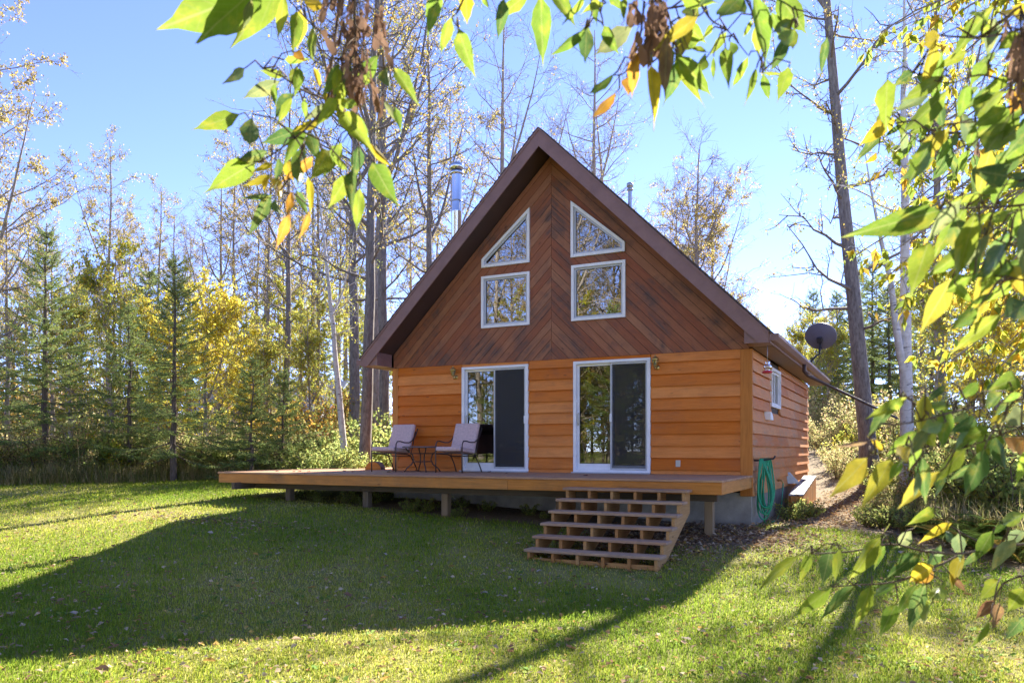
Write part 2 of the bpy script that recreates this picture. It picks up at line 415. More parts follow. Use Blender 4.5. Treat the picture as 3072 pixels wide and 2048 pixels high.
ZS = [-.35, -.1355] + ZL[1:11] + [2.135]
for i in range(len(ZS)-1):
    z0, z1 = ZS[i], ZS[i+1]
    if z1 > 1.262 and z0 < 2.02:
        lap('siding_board', 'side', .012, 2.025, z0, z1, M_SIDE2)
        cut = 4.4+(i % 3)*1.1
        lap('siding_board', 'side', 3.195, cut, z0, z1, M_SIDE2); lap('siding_board', 'side', cut+.004, DEP, z0, z1, M_SIDE2)
    else:
        cut = 3.6+(i*1.7 % 3)
        lap('siding_board', 'side', .012, cut, z0, z1, M_SIDE2); lap('siding_board', 'side', cut+.004, DEP, z0, z1, M_SIDE2)
# left wall, seen only on edge
for i in range(11):
    o = lap('siding_board', 'side', .012, DEP, ZL[i]+.003, ZL[i+1], M_SIDING); o.location = (0, DEP/2, o.location.z); o.rotation_euler = (0, 0, R(-90))
# corner posts
board('corner_post', (2.13, .14, .036), T(.07, -.020, 1.072) @ Matrix.Rotation(R(90), 4, 'Y') @ Matrix.Rotation(R(90), 4, 'X'), M_POST, cabin)
board('corner_post', (2.49, .165, .036), T(W-.079, -.020, .892) @ Matrix.Rotation(R(90), 4, 'Y') @ Matrix.Rotation(R(90), 4, 'X'), M_POST, cabin)
board('corner_post', (2.49, .05, .040), T(W+.022, -.013, .892) @ Matrix.Rotation(R(90), 4, 'Y'), M_POST, cabin)

# diagonal gable boards, each clipped to the gable and around the windows
def clip(poly, n, c):             # keep n.p <= c
    out = []
    for i in range(len(poly)):
        p, q = poly[i], poly[(i+1) % len(poly)]; a = n[0]*p[0]+n[1]*p[1]-c; b = n[0]*q[0]+n[1]*q[1]-c
        if a <= 0: out.append(p)
        if (a < 0 < b) or (b < 0 < a):
            t = a/(a-b); out.append((p[0]+t*(q[0]-p[0]), p[1]+t*(q[1]-p[1])))
    return out
def area(p): return .5*sum(p[i][0]*p[(i+1) % len(p)][1]-p[(i+1) % len(p)][0]*p[i][1] for i in range(len(p)))
def minus(poly, win):
    res = []; rest = poly
    for i in range(len(win)):
        a, b = win[i], win[(i+1) % len(win)]; n = (b[1]-a[1], -(b[0]-a[0])); l = math.hypot(*n); n = (n[0]/l, n[1]/l); c = n[0]*a[0]+n[1]*a[1]
        o = clip(rest, (-n[0], -n[1]), -c)
        if len(o) > 2 and abs(area(o)) > 1e-5: res.append(o)
        rest = clip(rest, n, c)
        if len(rest) < 3: break
    return res
def inset(poly, d):
    n = len(poly); out = []
    for i in range(n):
        a, b, c = poly[i-1], poly[i], poly[(i+1) % n]
        def nrm(p, q):
            l = math.hypot(q[0]-p[0], q[1]-p[1]); return (-(q[1]-p[1])/l, (q[0]-p[0])/l)
        n1, n2 = nrm(a, b), nrm(b, c); den = 1+n1[0]*n2[0]+n1[1]*n2[1]
        out.append((b[0]+d*(n1[0]+n2[0])/den, b[1]+d*(n1[1]+n2[1])/den))
    return out
GAP, PITCH = .0035, .1405
for half in (0, 1):
    if half == 0: reg = [(.015, WT+.004), (APX-.002, WT+.004), (APX-.002, gtop(APX)-.01), (.015, gtop(.015))]; u = (1/math.hypot(1, SL), SL/math.hypot(1, SL)); nrmv = (-u[1], u[0])
    else: reg = [(APX+.002, WT+.004), (W-.015, WT+.004), (W-.015, gtop(W-.015)), (APX+.002, gtop(APX)-.01)]; u = (1/math.hypot(1, SR), -SR/math.hypot(1, SR)); nrmv = (-u[1], u[0])
    o0 = nrmv[0]*APX+nrmv[1]*WT
    far = max(nrmv[0]*p[0]+nrmv[1]*p[1] for p in reg) if half == 0 else max(nrmv[0]*p[0]+nrmv[1]*p[1] for p in reg)
    near = min(nrmv[0]*p[0]+nrmv[1]*p[1] for p in reg)
    w = near - .03*half
    while w < far:
        strip = clip(clip(reg, nrmv, w+PITCH-GAP), (-nrmv[0], -nrmv[1]), -(w+GAP))
        w += PITCH
        if len(strip) < 3 or abs(area(strip)) < 8e-4: continue
        pieces = [strip]
        for wn_ in WINS:
            big = inset(wn_, -.004); nxt = []
            for p in pieces:
                hit = p
                for i in range(4):
                    a_, b_ = big[i], big[(i+1) % 4]; n_ = (b_[1]-a_[1], -(b_[0]-a_[0])); hit = clip(hit, n_, n_[0]*a_[0]+n_[1]*a_[1]) if len(hit) > 2 else []
                nxt += minus(p, big) if len(hit) > 2 and abs(area(hit)) > 1e-6 else [p]
            pieces = nxt
        th = .014+random.uniform(0, .004)
        def on_edge(v, pl):
            for i in range(len(pl)):
                a_, b_ = pl[i], pl[(i+1) % len(pl)]; L2 = (b_[0]-a_[0])**2+(b_[1]-a_[1])**2
                if L2 < 1e-12: continue
                t = max(0, min(1, ((v[0]-a_[0])*(b_[0]-a_[0])+(v[1]-a_[1])*(b_[1]-a_[1]))/L2))
                if math.hypot(a_[0]+t*(b_[0]-a_[0])-v[0], a_[1]+t*(b_[1]-a_[1])-v[1]) < 1e-6: return True
            return False
        def touch(A, B):
            s_ = [v for v in A if on_edge(v, B)]+[v for v in B if on_edge(v, A)]
            return any(math.hypot(p[0]-q[0], p[1]-q[1]) > .01 for p in s_ for q in s_)
        groups = []
        for p in pieces:
            if abs(area(p)) < 1e-5: continue
            tg = [g for g in groups if any(touch(p, q) for q in g)]
            new = [p]
            for g in tg: new += g; groups.remove(g)
            groups.append(new)
        for g in groups:
            if sum(abs(area(p)) for p in g) < 6e-4: continue
            allp = [q for p in g for q in p]
            cx = sum(q[0] for q in allp)/len(allp); cz = sum(q[1] for q in allp)/len(allp)
            ang = math.atan2(u[1], u[0]); ca, sa = math.cos(-ang), math.sin(-ang); mb = MB()
            for p in g:
                loc = [((q[0]-cx)*ca-(q[1]-cz)*sa, (q[0]-cx)*sa+(q[1]-cz)*ca) for q in p]
                mb.prism(loc if area(loc) > 0 else loc[::-1], -th, 0)
            o = obj('gable_board', mb.mesh('gable_board'), M_GABLE, cabin); o.location = (cx, 0, cz); o.rotation_euler = (0, -ang, 0)

# gable windows
for wp in WINS:
    fr = MB().ring(wp, inset(wp, .052), -.05, .05).build('window', M_WHITE, cabin)
    i2 = inset(wp, .055); MB().ring(i2, inset(i2, .034), -.012, .05).build('sash', M_SASH, fr)
    i3 = inset(wp, .086); MB().ring(i3, inset(i3, .008), .004, .022).build('gasket', M_GASKET, fr)
    MB().prism(i3, .012, .020).build('pane', M_GLASS, fr)
# patio doors
for di, (x0, x1, z0, z1) in enumerate(DOORS):
    op = [(x0, z0), (x1, z0), (x1, z1), (x0, z1)]; xm = (x0+x1)/2-.015 if di == 0 else (x0+x1)/2-.015
    dr = MB().ring(op, [(x0+.058, z0+.06), (x1-.058, z0+.06), (x1-.058, z1-.05), (x0+.058, z1-.05)], -.055, .08).build('patio_door', M_WHITE, cabin)
    def sash(a, b, y0, y1, bot):
        o = [(a, z0+.062), (b, z0+.062), (b, z1-.052), (a, z1-.052)]; i = [(a+.042, z0+.062+bot), (b-.042, z0+.062+bot), (b-.042, z1-.094), (a+.042, z1-.094)]
        s_ = MB().ring(o, i, y0, y1).build('sash', M_WHITE, dr)
        MB().ring(i, inset(i, .008), y0+.006, y0+.022).build('gasket', M_GASKET, dr)
        MB().prism(i, y0+.012, y0+.019).build('pane', M_DGLASS, dr)
    sash(x0+.06, xm+.03, .012, .04, .11); sash(xm-.03, x1-.06, .044, .072, .08)
    so = [(xm-.005, z0+.064), (x1-.062, z0+.064), (x1-.062, z1-.056), (xm-.005, z1-.056)]
    MB().ring(so, inset(so, .03), -.03, -.008).build('screen_frame', M_SASH, dr)
    if di == 0: MB().prism(inset(so, .028), -.020, -.0185).build('insect_screen', M_SCREEN, dr)
    else: MB().prism(inset(so, .028), -.020, -.0185).build('insect_screen', M_SCREEN2 if 'M_SCREEN2' in globals() else M_SCREEN, dr)
    hx = x1-.075 if di == 0 else xm+.008
    MB().box(hx-.02, hx+.02, -.05, -.031, .94, 1.09).build('latch_handle', M_WHITE, dr, .006)
    hx = x0+.085
    MB().tube([(hx, .01, .90), (hx, -.03, .92), (hx, -.035, 1.02), (hx, -.03, 1.10), (hx, .01, 1.12)], .011, 6).build('pull_handle', M_CREAM, dr)
    board('door_sill', (x1-x0+.02, .09, .02), T((x0+x1)/2, -.1, .012), M_SASH, dr)

# roof
roof = MB()
NC = 40
for sgn in (0, 1):
    xe = EX0-.03 if sgn == 0 else EX1+.03; s_ = SL if sgn == 0 else SR; ze = EZ-.03*s_
    cs = 1/math.hypot(1, s_); nx, nz = (-s_*cs, cs) if sgn == 0 else (s_*cs, cs)
    for i in range(NC):
        t0, t1 = i/NC, min(1, (i+1.25)/NC)
        ax, az = xe+(APX-xe)*t0, ze+(APZ-ze)*t0; bx, bz = xe+(APX-xe)*t1, ze+(APZ-ze)*t1
        o0, o1 = .022, .008
        P = [(ax+nx*o0, az+nz*o0), (bx+nx*o1, bz+nz*o1), (bx, bz), (ax, az)]
        if sgn == 1: P = P[::-1]
        if area(P) < 0: P = P[::-1]
        roof.prism(P, FY-.02, BY+.02)
rf = roof.build('roof', M_SHINGLE, cabin)
slab = MB()
for sgn in (0, 1):
    pts = [(EX0, EZ), (APX, APZ), (APX, APZ-.27), (EX0+.2, EZ+.2*SL-.27), (EX0, EZ-.16)] if sgn == 0 else [(EX1, EZ), (EX1, EZ-.16), (EX1-.2, EZ+.2*SR-.27), (APX, APZ-.27), (APX, APZ)]
    pts = [(x, z-.004) for x, z in pts]
    if area(pts) < 0: pts = pts[::-1]
    slab.prism(pts, FY+.03, BY-.03)
slab.build('rake_soffit', M_SOFFIT, cabin)
FT = .34
for sgn in (0, 1):
    if sgn == 0: P = [(EX0, EZ), (EX0, 2.152), (EX0+.16, 2.152), (APX-.001, APZ-FT), (APX-.001, APZ)]
    else: P = [(EX1, EZ), (APX+.001, APZ), (APX+.001, APZ-FT), (EX1-.16, 2.152), (EX1, 2.152)]
    P = [(x, z-.001) for x, z in P]
    if area(P) < 0: P = P[::-1]
    MB().prism(P, FY, FY+.026).build('rake_fascia', M_BROWN, cabin)
    # small crown strip under the shingles
    d = -.055
    Q = [(EX0-.004, EZ+.002), (APX, APZ+.002), (APX, APZ-.05), (EX0-.004, EZ-.05)] if sgn == 0 else [(EX1+.004, EZ+.002), (EX1+.004, EZ-.05), (APX, APZ-.05), (APX, APZ+.002)]
    if area(Q) < 0: Q = Q[::-1]
    MB().prism(Q, FY-.014, FY-.001).build('drip_edge', M_BROWN, cabin)
    # eave return box
    P = [(EX0+.012, 2.158), (.0, 2.158), (.0, rtop(0)-.29), (EX0+.012, rtop(EX0+.012)-.05)] if sgn == 0 else [(W, 2.158), (EX1-.012, 2.158), (EX1-.012, rtop(EX1-.012)-.05), (W, rtop(W)-.29)]
    if area(P) < 0: P = P[::-1]
    MB().prism(P, FY+.03, -.06).build('eave_return', M_BROWN, cabin)
# eave soffit (ribbed), eave fascia and gutter on both sides
for sgn, xa, xb in ((0, EX0, -.002), (1, W+.03, EX1)):
    sf = MB(); y = -.05
    while y < BY-.05:
        sf.box(xa+.01, xb-.01, y, y+.088, 2.150, 2.160); y += .094
    sf.box(xa+.01, xb-.01, -.05, BY-.05, 2.161, 2.168); sf.build('eave_soffit', M_SOFFIT2, cabin)
    xo = EX0 if sgn == 0 else EX1; s_ = -1 if sgn == 0 else 1
    MB().box(min(xo, xo+s_*.02), max(xo, xo+s_*.02), FY+.03, BY-.02, 2.152, 2.315).build('eave_fascia', M_BROWN, cabin)
    prof = [(0, .0), (.07, .0), (.115, .055), (.115, .10), (.125, .10), (.125, .05), (.075, -.012), (-.0, -.012)]
    prof = [(xo+s_*(.024+a), 2.195+b) for a, b in prof]
    if area(prof) < 0: prof = prof[::-1]
    gt = MB().prism(prof, FY+.05, BY-.02)
    gt.box(min(xo+s_*.024, xo+s_*.148), max(xo+s_*.024, xo+s_*.148), FY+.04, FY+.05, 2.185, 2.295)
    gu = gt.build('gutter', M_BROWN, cabin)
    if sgn == 1:
        p0 = Vector((xo+.09, 3.45, 2.19))
        dp = MB().tube([p0, p0+Vector((.0, 0, -.14)), p0+Vector((.06, .03, -.23)), Vector((9.47, 6.3, 1.155))], [.042, .040, .034, .032], 6); dp.build('downspout', M_SOFFIT, gu)
# side window
sw = [(2.02, 1.262), (3.20, 1.262), (3.20, 2.022), (2.02, 2.022)]
RX = Matrix.Rotation(R(90), 4, 'Z')
def side_part(mb, name, mat, parent):
    me = mb.mesh(name)
    for v in me.vertices: v.co = (W-v.co.y, v.co.x, v.co.z)
    o = obj(name, me, mat, parent); return o
f_ = side_part(MB().ring(sw, inset(sw, .055), -.055, .06), 'window', M_WHITE, cabin)
i2 = inset(sw, .058); side_part(MB().ring(i2, inset(i2, .035), -.01, .05), 'sash', M_WHITE, f_)
xm = 2.61; side_part(MB().box(xm-.02, xm+.02, -.012, .045, 1.325, 1.96), 'mullion', M_WHITE, f_)
side_part(MB().prism(inset(sw, .09), .01, .018), 'pane', M_GLASS, f_)
# dryer vent hood, lower vent hood, tap, outlet
side_part(MB().prism([(1.32, .985), (1.66, .985), (1.62, 1.06), (1.52, 1.11), (1.40, 1.13), (1.32, 1.135)], -.13, -.02), 'vent_hood', M_WHITE, cabin)
vh = MB(); vh.poly([Vector(p) for p in ((W+.02, 4.30, -.06), (W+.02, 4.62, -.06), (W+.02, 4.62, -.30), (W+.02, 4.30, -.30), (W+.26, 4.34, -.30), (W+.26, 4.60, -.30), (W+.05, 4.34, -.06), (W+.05, 4.60, -.06))],
   [(0, 6, 7, 1), (6, 4, 5, 7), (0, 3, 4, 6), (1, 7, 5, 2), (3, 2, 5, 4)]); vh.build('vent_hood', M_GALV, cabin, label='grey metal louvre hood low on the side wall')
MB().tube([(W+.0, 2.95, -.19), (W+.10, 2.95, -.19), (W+.13, 2.95, -.24), (W+.13, 2.95, -.30)], .018, 6).build('water_tap', M_BRASS, cabin)
MB().box(6.047, 6.127, -.06, -.02, .133, .25).build('outlet_cover', M_CREAM, cabin, .006)
# chimney pipes
ch = at(1370.5, 600, 17.0); cz = rtop(ch.x)
cp = MB().lathe([(.116, cz-.1), (.116, 5.55), (.119, 5.56), (.119, 5.59), (.116, 5.60), (.116, 6.36)], 20, (ch.x, ch.y, 0)).build('chimney_pipe', M_STEEL, cabin)
MB().lathe([(.0, 6.36), (.15, 6.37), (.155, 6.42), (.12, 6.44), (.12, 6.47), (.155, 6.48), (.155, 6.58), (.11, 6.62), (0, 6.63)], 20, (ch.x, ch.y, 0)).build('chimney_cap', M_STEEL, cp)
MB().lathe([(.117, 6.42), (.1215, 6.425), (.1215, 6.475), (.117, 6.48)], 20, (ch.x, ch.y, 0)).build('cap_band', M_BLACKM, cp)
MB().lathe([(.118, 5.78), (.124, 5.785), (.124, 5.81), (.118, 5.815)], 20, (ch.x, ch.y, 0)).build('support_collar', M_GALV, cp)
MB().tube([(ch.x+.1, ch.y-.05, 5.80), (2.3, ch.y-.1, rtop(2.3)+.02)], .012, 5).build('brace_rod', M_GALV, cp)
rp = at(1890, 560, 18.6); rz_ = rtop(rp.x)
pp = MB().lathe([(.046, rz_-.1), (.046, 6.55)], 14, (rp.x, rp.y, 0)).build('vent_pipe', M_GALV, cabin)
pt = at(1890, 560, 18.6).z
pp.data.transform(Matrix.Translation((0, 0, 0)))
MB().lathe([(.046, 6.54), (.075, 6.56), (.075, 6.59), (.055, 6.60), (.055, 6.63), (.078, 6.64), (.078, 6.72), (.05, 6.74), (0, 6.74)], 14, (rp.x, rp.y, 0)).build('vent_cap', M_GALV, pp)

# ------------------------------------------------------------------ deck
deck = empty('deck', (0, 0, 0), label='low wooden deck wrapping the cabin front and left side', cat='deck')
DX0, DX1, DY = -2.45, W+.03, -2.44
random.seed(9)
p = .1437
for i in range(17):
    y = DY-.02+p*i+p/2; x0, x1 = DX0-.015, DX1+.012
    cut = [2.2, 4.6, .9, 3.6][i % 4] if i else 3.3
    for a, b in ((x0, cut-.002), (cut+.002, x1)):
        board('deck_board', (b-a, .137, .034), T((a+b)/2, y, -.017), M_DECKT, deck, .004)
y = DY-.02+p*17+p/2
while y < 7.6:
    board('deck_board', (-.03-DX0-.005+.02, .137, .034), T((DX0-.015-.03)/2, y, -.017), M_DECKT, deck, .004); y += p
for a, b in ((DX0, 3.949), (3.953, DX1)):
    board('fascia_board', (b-a, .038, .172), T((a+b)/2, DY+.019, -.122), M_DECKF, deck, .004)
RZ90 = Matrix.Rotation(R(90), 4, 'Z')
board('fascia_board', (2.36, .036, .172), T(DX1-.019, DY+.04+1.18, -.122) @ RZ90, M_DECKF, deck, .004)
board('fascia_board', (5.0, .036, .172), T(DX0+.019, DY+.04+2.5, -.122) @ RZ90, M_DECKF, deck, .004)
board('fascia_board', (5.0, .036, .172), T(DX0+.019, DY+.045+7.5, -.122) @ RZ90, M_DECKF, deck, .004)
for i in range(16):
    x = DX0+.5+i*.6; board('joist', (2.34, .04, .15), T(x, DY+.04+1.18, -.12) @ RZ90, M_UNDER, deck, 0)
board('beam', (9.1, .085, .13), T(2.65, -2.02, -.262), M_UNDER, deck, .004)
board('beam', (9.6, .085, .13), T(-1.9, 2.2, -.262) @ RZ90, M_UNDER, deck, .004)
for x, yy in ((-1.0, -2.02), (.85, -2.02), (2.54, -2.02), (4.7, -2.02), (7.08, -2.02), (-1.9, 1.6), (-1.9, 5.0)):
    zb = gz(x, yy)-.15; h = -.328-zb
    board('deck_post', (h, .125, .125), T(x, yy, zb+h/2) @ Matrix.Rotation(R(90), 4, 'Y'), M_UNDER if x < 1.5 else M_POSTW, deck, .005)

# ------------------------------------------------------------------ steps
steps = empty('wooden_steps', (6, -2.5, -1.1), label='wide six-tread open wooden steps leading up to the deck', cat='steps')
steps_inv = T(-6, 2.5, 1.1)
SX0, SX1 = 5.065, 6.905; RISE, RUN = .155, .27
for kx in range(6):
    x = SX0+.035+(SX1-SX0-.07)*kx/5
    prof = [(-.02, -.137-.04)]                               # (distance out from deck front, z)
    for i in range(6):
        t = .275+RUN*i; z = -.137-.04-RISE*i
        prof += [(t, z), (t, z-RISE)]
    prof[-1] = (.275+RUN*5, -1.14); prof += [(.275+RUN*5-.16, -1.14), (.0, -.137-.04-.30), (-.02, -.45)]
    pr = [(-t, z) for t, z in prof][::-1]
    if area(pr) < 0: pr = pr[::-1]
    Mx = steps_inv @ T(x, DY-.003, 0) @ Matrix.Rotation(R(-90), 4, 'Z') @ Matrix.Scale(-1, 4, (1, 0, 0))
    me = MB().prism([(-a, b) for a, b in pr][::-1], -.021, .021).mesh('stringer')
    o = obj('stringer', me, M_STRING, steps); o.matrix_local = steps_inv @ T(x, DY-.003, 0) @ Matrix.Rotation(R(-90), 4, 'Z')
for i in range(6):
    t = .30+RUN*i; z = -.137-RISE*i
    for j, (ta, tb) in enumerate(((t-.138, t), (t-.285, t-.143))):
        board('tread', (SX1-SX0+.06, tb-ta, .038), steps_inv @ T((SX0+SX1)/2, DY-.003-(ta+tb)/2, z-.019), M_TREAD, steps, .005)
board('toe_board', (SX1-SX0-.01, .04, .09), steps_inv @ T((SX0+SX1)/2, DY-.003-(.275+RUN*5)+.065, -1.075), M_STRING, steps, .004)

# ------------------------------------------------------------------ patio chairs and table
def chair(loc, label):
    c = empty('patio_chair', loc, label=label, cat='chair', group='padded patio chairs on the deck')
    w = .29
    for s in (-1, 1):
        x = s*w; leg = MB()
        leg.tube([(x, -.36, 0), (x, -.365, .2), (x, -.365, .40), (x, -.355, .54), (x, -.31, .595), (x, -.22, .60), (x, -.06, .575), (x, .10, .575), (x, .22, .62), (x, .33, .72), (x*.97, .42, .86)], .0125, 7)
        leg.build('arm', M_IRON, c)
        MB().tube([(x, .40, 0), (x*.97, .30, .16), (x*.95, .17, .31), (x*.95, .05, .345), (x*.95, -.36, .36)], .0125, 7).build('leg', M_IRON, c)
    fr = MB(); fr.tube([(-w*.95, .17, .31), (w*.95, .17, .31)], .011, 6); fr.tube([(-w, -.355, .365), (w, -.355, .365)], .011, 6)
    fr.tube([(-w*.95, .17, .325), (-w*.92, .24, .45), (-w*.92, .36, .80), (w*.92, .36, .80), (w*.92, .24, .45), (w*.95, .17, .325)], .011, 6)
    fr.tube([(-w*.97, .36, .76), (w*.97, .36, .76)], .01, 6)
    fr.build('frame', M_IRON, c)
    def pad(name, sx, sy, sz, M):
        me = bpy.data.meshes.new(name); bm = bmesh.new(); bmesh.ops.create_cube(bm, size=1)
        bmesh.ops.scale(bm, vec=(sx, sy, sz), verts=bm.verts)
        bmesh.ops.bevel(bm, geom=bm.edges, offset=.032, segments=3, affect='EDGES', profile=.6)
        for v in bm.verts:
            v.co.z += (.018 if v.co.z > 0 else -.004)*(1-(2*v.co.x/sx)**2)*(1-(2*v.co.y/sy)**2)
        for f in bm.faces: f.smooth = True
        bm.to_mesh(me); bm.free(); o = obj(name, me, M_CUSH, c); o.matrix_local = M; return o
    pad('seat_cushion', .535, .60, .085, T(0, -.11, .425) @ Matrix.Rotation(R(-5), 4, 'X'))
    pad('back_cushion', .525, .60, .085, T(0, .255, .665) @ Matrix.Rotation(R(68), 4, 'X'))
    return c
chair((.46, -.62, .0), 'padded patio chair at the left corner of the cabin, outermost one')
chair((1.96, -.62, .0), 'padded patio chair standing in front of the left patio door')
tb = empty('patio_table', (1.13, -.62, 0), label='small round bronze side table between the two patio chairs', cat='table')
MB().lathe([(0, .503), (.38, .503), (.395, .495), (.395, .475), (.37, .47), (0, .47)], 28).build('table_top', M_TOP, tb)
for a in (45, 135, 225, 315):
    u = Vector((math.cos(R(a)), math.sin(R(a)), 0))
    MB().tube([u*.33+Vector((0, 0, .47)), u*.30+Vector((0, 0, .42)), u*.20+Vector((0, 0, .34)), u*.17+Vector((0, 0, .24)), u*.21+Vector((0, 0, .15)), u*.31+Vector((0, 0, .07)), u*.36], .0125, 7).build('leg', M_IRON, tb)
for z, r in ((.36, .215), (.20, .17)):
    MB().tube([(r*math.cos(a*math.pi/8), r*math.sin(a*math.pi/8), z) for a in range(16)], .009, 6, closed=True).build('ring_brace', M_IRON, tb)

# split log lying on the deck
lg = empty('split_log', (-.62, .20, .0), R(20), label='orange half-round log with fresh cut face standing on the deck', cat='log')
half = [(.17*math.cos(a*math.pi/12), .17*math.sin(a*math.pi/12)) for a in range(13)]
MB().prism([(x, z+.002) for x, z in half], -.16, .16).build('wood', M_LOG, lg)
MB().prism([(x*1.06, z*1.06+.001) for x, z in half], -.155, .155).build('bark', M_UNDER, lg)

# ------------------------------------------------------------------ lanterns, feeder, hose, dish, well cover
def lantern(x, label):
    l = empty('porch_lantern', (x, -.035, 1.90), label=label, cat='lantern', group='brass porch lanterns')
    Y = -.10
    MB().lathe([(0, -.03), (.045, -.028), (.05, 0), (.03, .01), (0, .012)], 14, M=T(0, -.0, -.01) @ Matrix.Rotation(R(90), 4, 'X')).build('wall_plate', M_BRASS, l)
    MB().tube([(0, -.01, -.01), (.0, -.05, -.045), (0, -.09, -.035), (0, Y, .0)], .012, 8).build('arm', M_BRASS, l)
    MB().lathe([(.0, -.01), (.02, 0), (.028, .012), (.034, .02), (.03, .028)], 14, (0, Y, 0)).build('cup', M_BRASS, l)
    MB().lathe([(.032, .026), (.045, .07), (.056, .125)], 6, (0, Y, 0)).build('glass_shade', M_LAMPG, l)
    cg = MB()
    for q in range(6):
        a = q*math.pi/3; cg.tube([(.032*math.cos(a), Y+.032*math.sin(a), .026), (.057*math.cos(a), Y+.057*math.sin(a), .126)], .004, 5)
    cg.build('cage', M_BRASS, l)
    MB().lathe([(.012, .03), (.014, .09), (0, .10)], 8, (0, Y, 0)).build('bulb', M_CREAM, l)
    MB().lathe([(.062, .124), (.066, .135), (.05, .155), (.03, .17), (.014, .178), (.018, .19), (.006, .205), (.0, .215)], 14, (0, Y, 0)).build('cap', M_BRASS, l)
lantern(1.545, 'brass porch lantern left of the left patio door')
lantern(5.705, 'brass porch lantern right of the right patio door')
fe = empty('hummingbird_feeder', (7.644, -.35, 1.68), label='glass hummingbird feeder with red base hanging from the eave', cat='bird feeder')
MB().tube([(0, 0, .19), (.003, 0, .30), (0, 0, .47)], .004, 5).build('hanging_wire', M_GALV, fe)
MB().lathe([(.0, .20), (.03, .195), (.045, .175), (.03, .155), (.045, .14), (.072, .11), (.06, .08), (.035, .06), (.045, .04)], 16).build('bottle', M_FEEDG, fe)
MB().lathe([(0, .045), (.05, .045), (.078, .03), (.085, .012), (.07, .0), (0, -.004)], 18).build('base', M_RED, fe)
ho = empty('garden_hose', (W+.1, .25, .28), label='coiled green garden hose hanging on the right corner of the cabin', cat='hose')
random.seed(21); hs = MB()
for i in range(8):
    hh = random.uniform(.78, 1.08); ww = random.uniform(.085, .15); xo = .035+.022*i; cx_ = .11+random.uniform(-.03, .03); yo = -.06+.02*i; tl_ = random.uniform(-.03, .03)
    def hp(a):
        low = (1-math.cos(a))*.5                       # 0 at the hook, 1 at the bottom
        return (xo*(1-low)**2*.9+(cx_+tl_)*(1-(1-low)**2)+ww*math.sin(a)*(.25+.95*low), yo+.05*math.sin(a), -hh*low)
    hs.tube([hp(q*2*math.pi/26) for q in range(26)], .0135, 6, closed=True)
hs.build('coil', M_HOSE, ho)
zb = gz(W+.15, .4)-.28
MB().tube([(.05, .05, -.80), (.08, .10, -.92), (.06, .16, zb+.05), (.10, .30, zb+.02), (.16, .9, zb+.03), (.06, 2.2, zb+.12), (.03, 2.7, -.52), (.03, 2.7, -.56)], .0115, 6).build('hose_end', M_HOSE, ho)
MB().tube([(-.09, -.02, -.03), (-.02, -.02, -.03), (.10, -.02, -.02), (.24, -.02, .0), (.27, -.02, .05)], .016, 6).build('hanger', M_BLACKM, ho)
# dish
fo_ = at(2426, 1101, 19.6); fo_.z = rtop(fo_.x)+.03; dc = at(2460, 1011, 19.6)
di = empty('satellite_dish', fo_, label='dark grey satellite dish on a bent mast at the right roof edge', cat='satellite dish')
v = dc-fo_
MB().tube([(0, 0, 0), v*.45+Vector((.06, 0, -.10)), Vector((v.x-.01, v.y, v.z-.42)), Vector((v.x, v.y, v.z-.12))], .026, 8).build('mast', M_BLACKM, di)
MB().box(-.1, .1, -.08, .08, -.03, .02, Matrix.Rotation(R(44), 4, 'Y')).build('foot', M_BLACKM, di)
look = Vector((.14, .88, .42)).normalized()      # the dish faces away from the camera, towards the southern sky
q = look.to_track_quat('Z', 'Y').to_matrix().to_4x4()
prof = [(.0, .0)]+[(.37*t, .075*t*t) for t in (.2, .4, .6, .8, .95, 1)]+[(.385, .085), (.385, .072)]+[(.37*t, .075*t*t-.012) for t in (.95, .8, .6, .4, .2, 0)]
MB().lathe(prof, 36, M=T(*v) @ q @ Matrix.Scale(.9, 4, (0, 1, 0))).build('reflector', M_DISH, di)
MB().box(-.06, .06, -.07, .07, -.09, -.01, T(v.x, v.y, v.z-.06) @ q).build('bracket', M_BLACKM, di, .008)
MB().tube([Vector(v)+Vector((0, 0, -.22)), Vector(v)+look*.25+Vector((0, 0, -.36)), Vector(v)+look*.5+Vector((0, 0, -.14))], .012, 6).build('feed_arm', M_BLACKM, di)
MB().tube([Vector((v.x, v.y, v.z-.2)), Vector((v.x+.07, v.y, v.z-.35)), Vector((v.x+.02, v.y, v.z-.45)), Vector((v.x*.6, v.y, -.02))], .007, 5).build('cable', M_BLACKM, di)
# window-well cover with peeling lid
pa, pb = at(2388, 1484, 15.3), at(2430, 1428, 18.6); wl_ = (pb-pa).length; ang = math.atan2(pb.y-pa.y, pb.x-pa.x); pit = math.asin((pb.z-pa.z)/wl_)
pm = (pa+pb)/2; g0 = gz(pm.x, pm.y)
wc = empty('well_cover', (pm.x, pm.y, g0), label='slatted box with sloping peeling white lid against the side wall', cat='well cover')
Ml = T(0, 0, pm.z-g0) @ Matrix.Rotation(ang, 4, 'Z') @ Matrix.Rotation(-pit, 4, 'Y')
for a_ in (-.07, .07): board('lid_plank', (wl_, .135, .035), Ml @ T(0, a_, 0), M_PEEL, wc, .004)
for s_ in (-.125, .125):
    for i in range(20):
        u = -wl_/2+.10+i*(wl_-.2)/19; top = Ml @ Vector((u, s_, -.02)); h = top.z+.12
        board('side_slat', (h, .155, .02), T(top.x, top.y, top.z-h/2-.004) @ Matrix.Rotation(ang, 4, 'Z') @ Matrix.Rotation(R(90), 4, 'Y') @ Matrix.Rotation(R(90), 4, 'X'), M_DECKF, wc, .003)
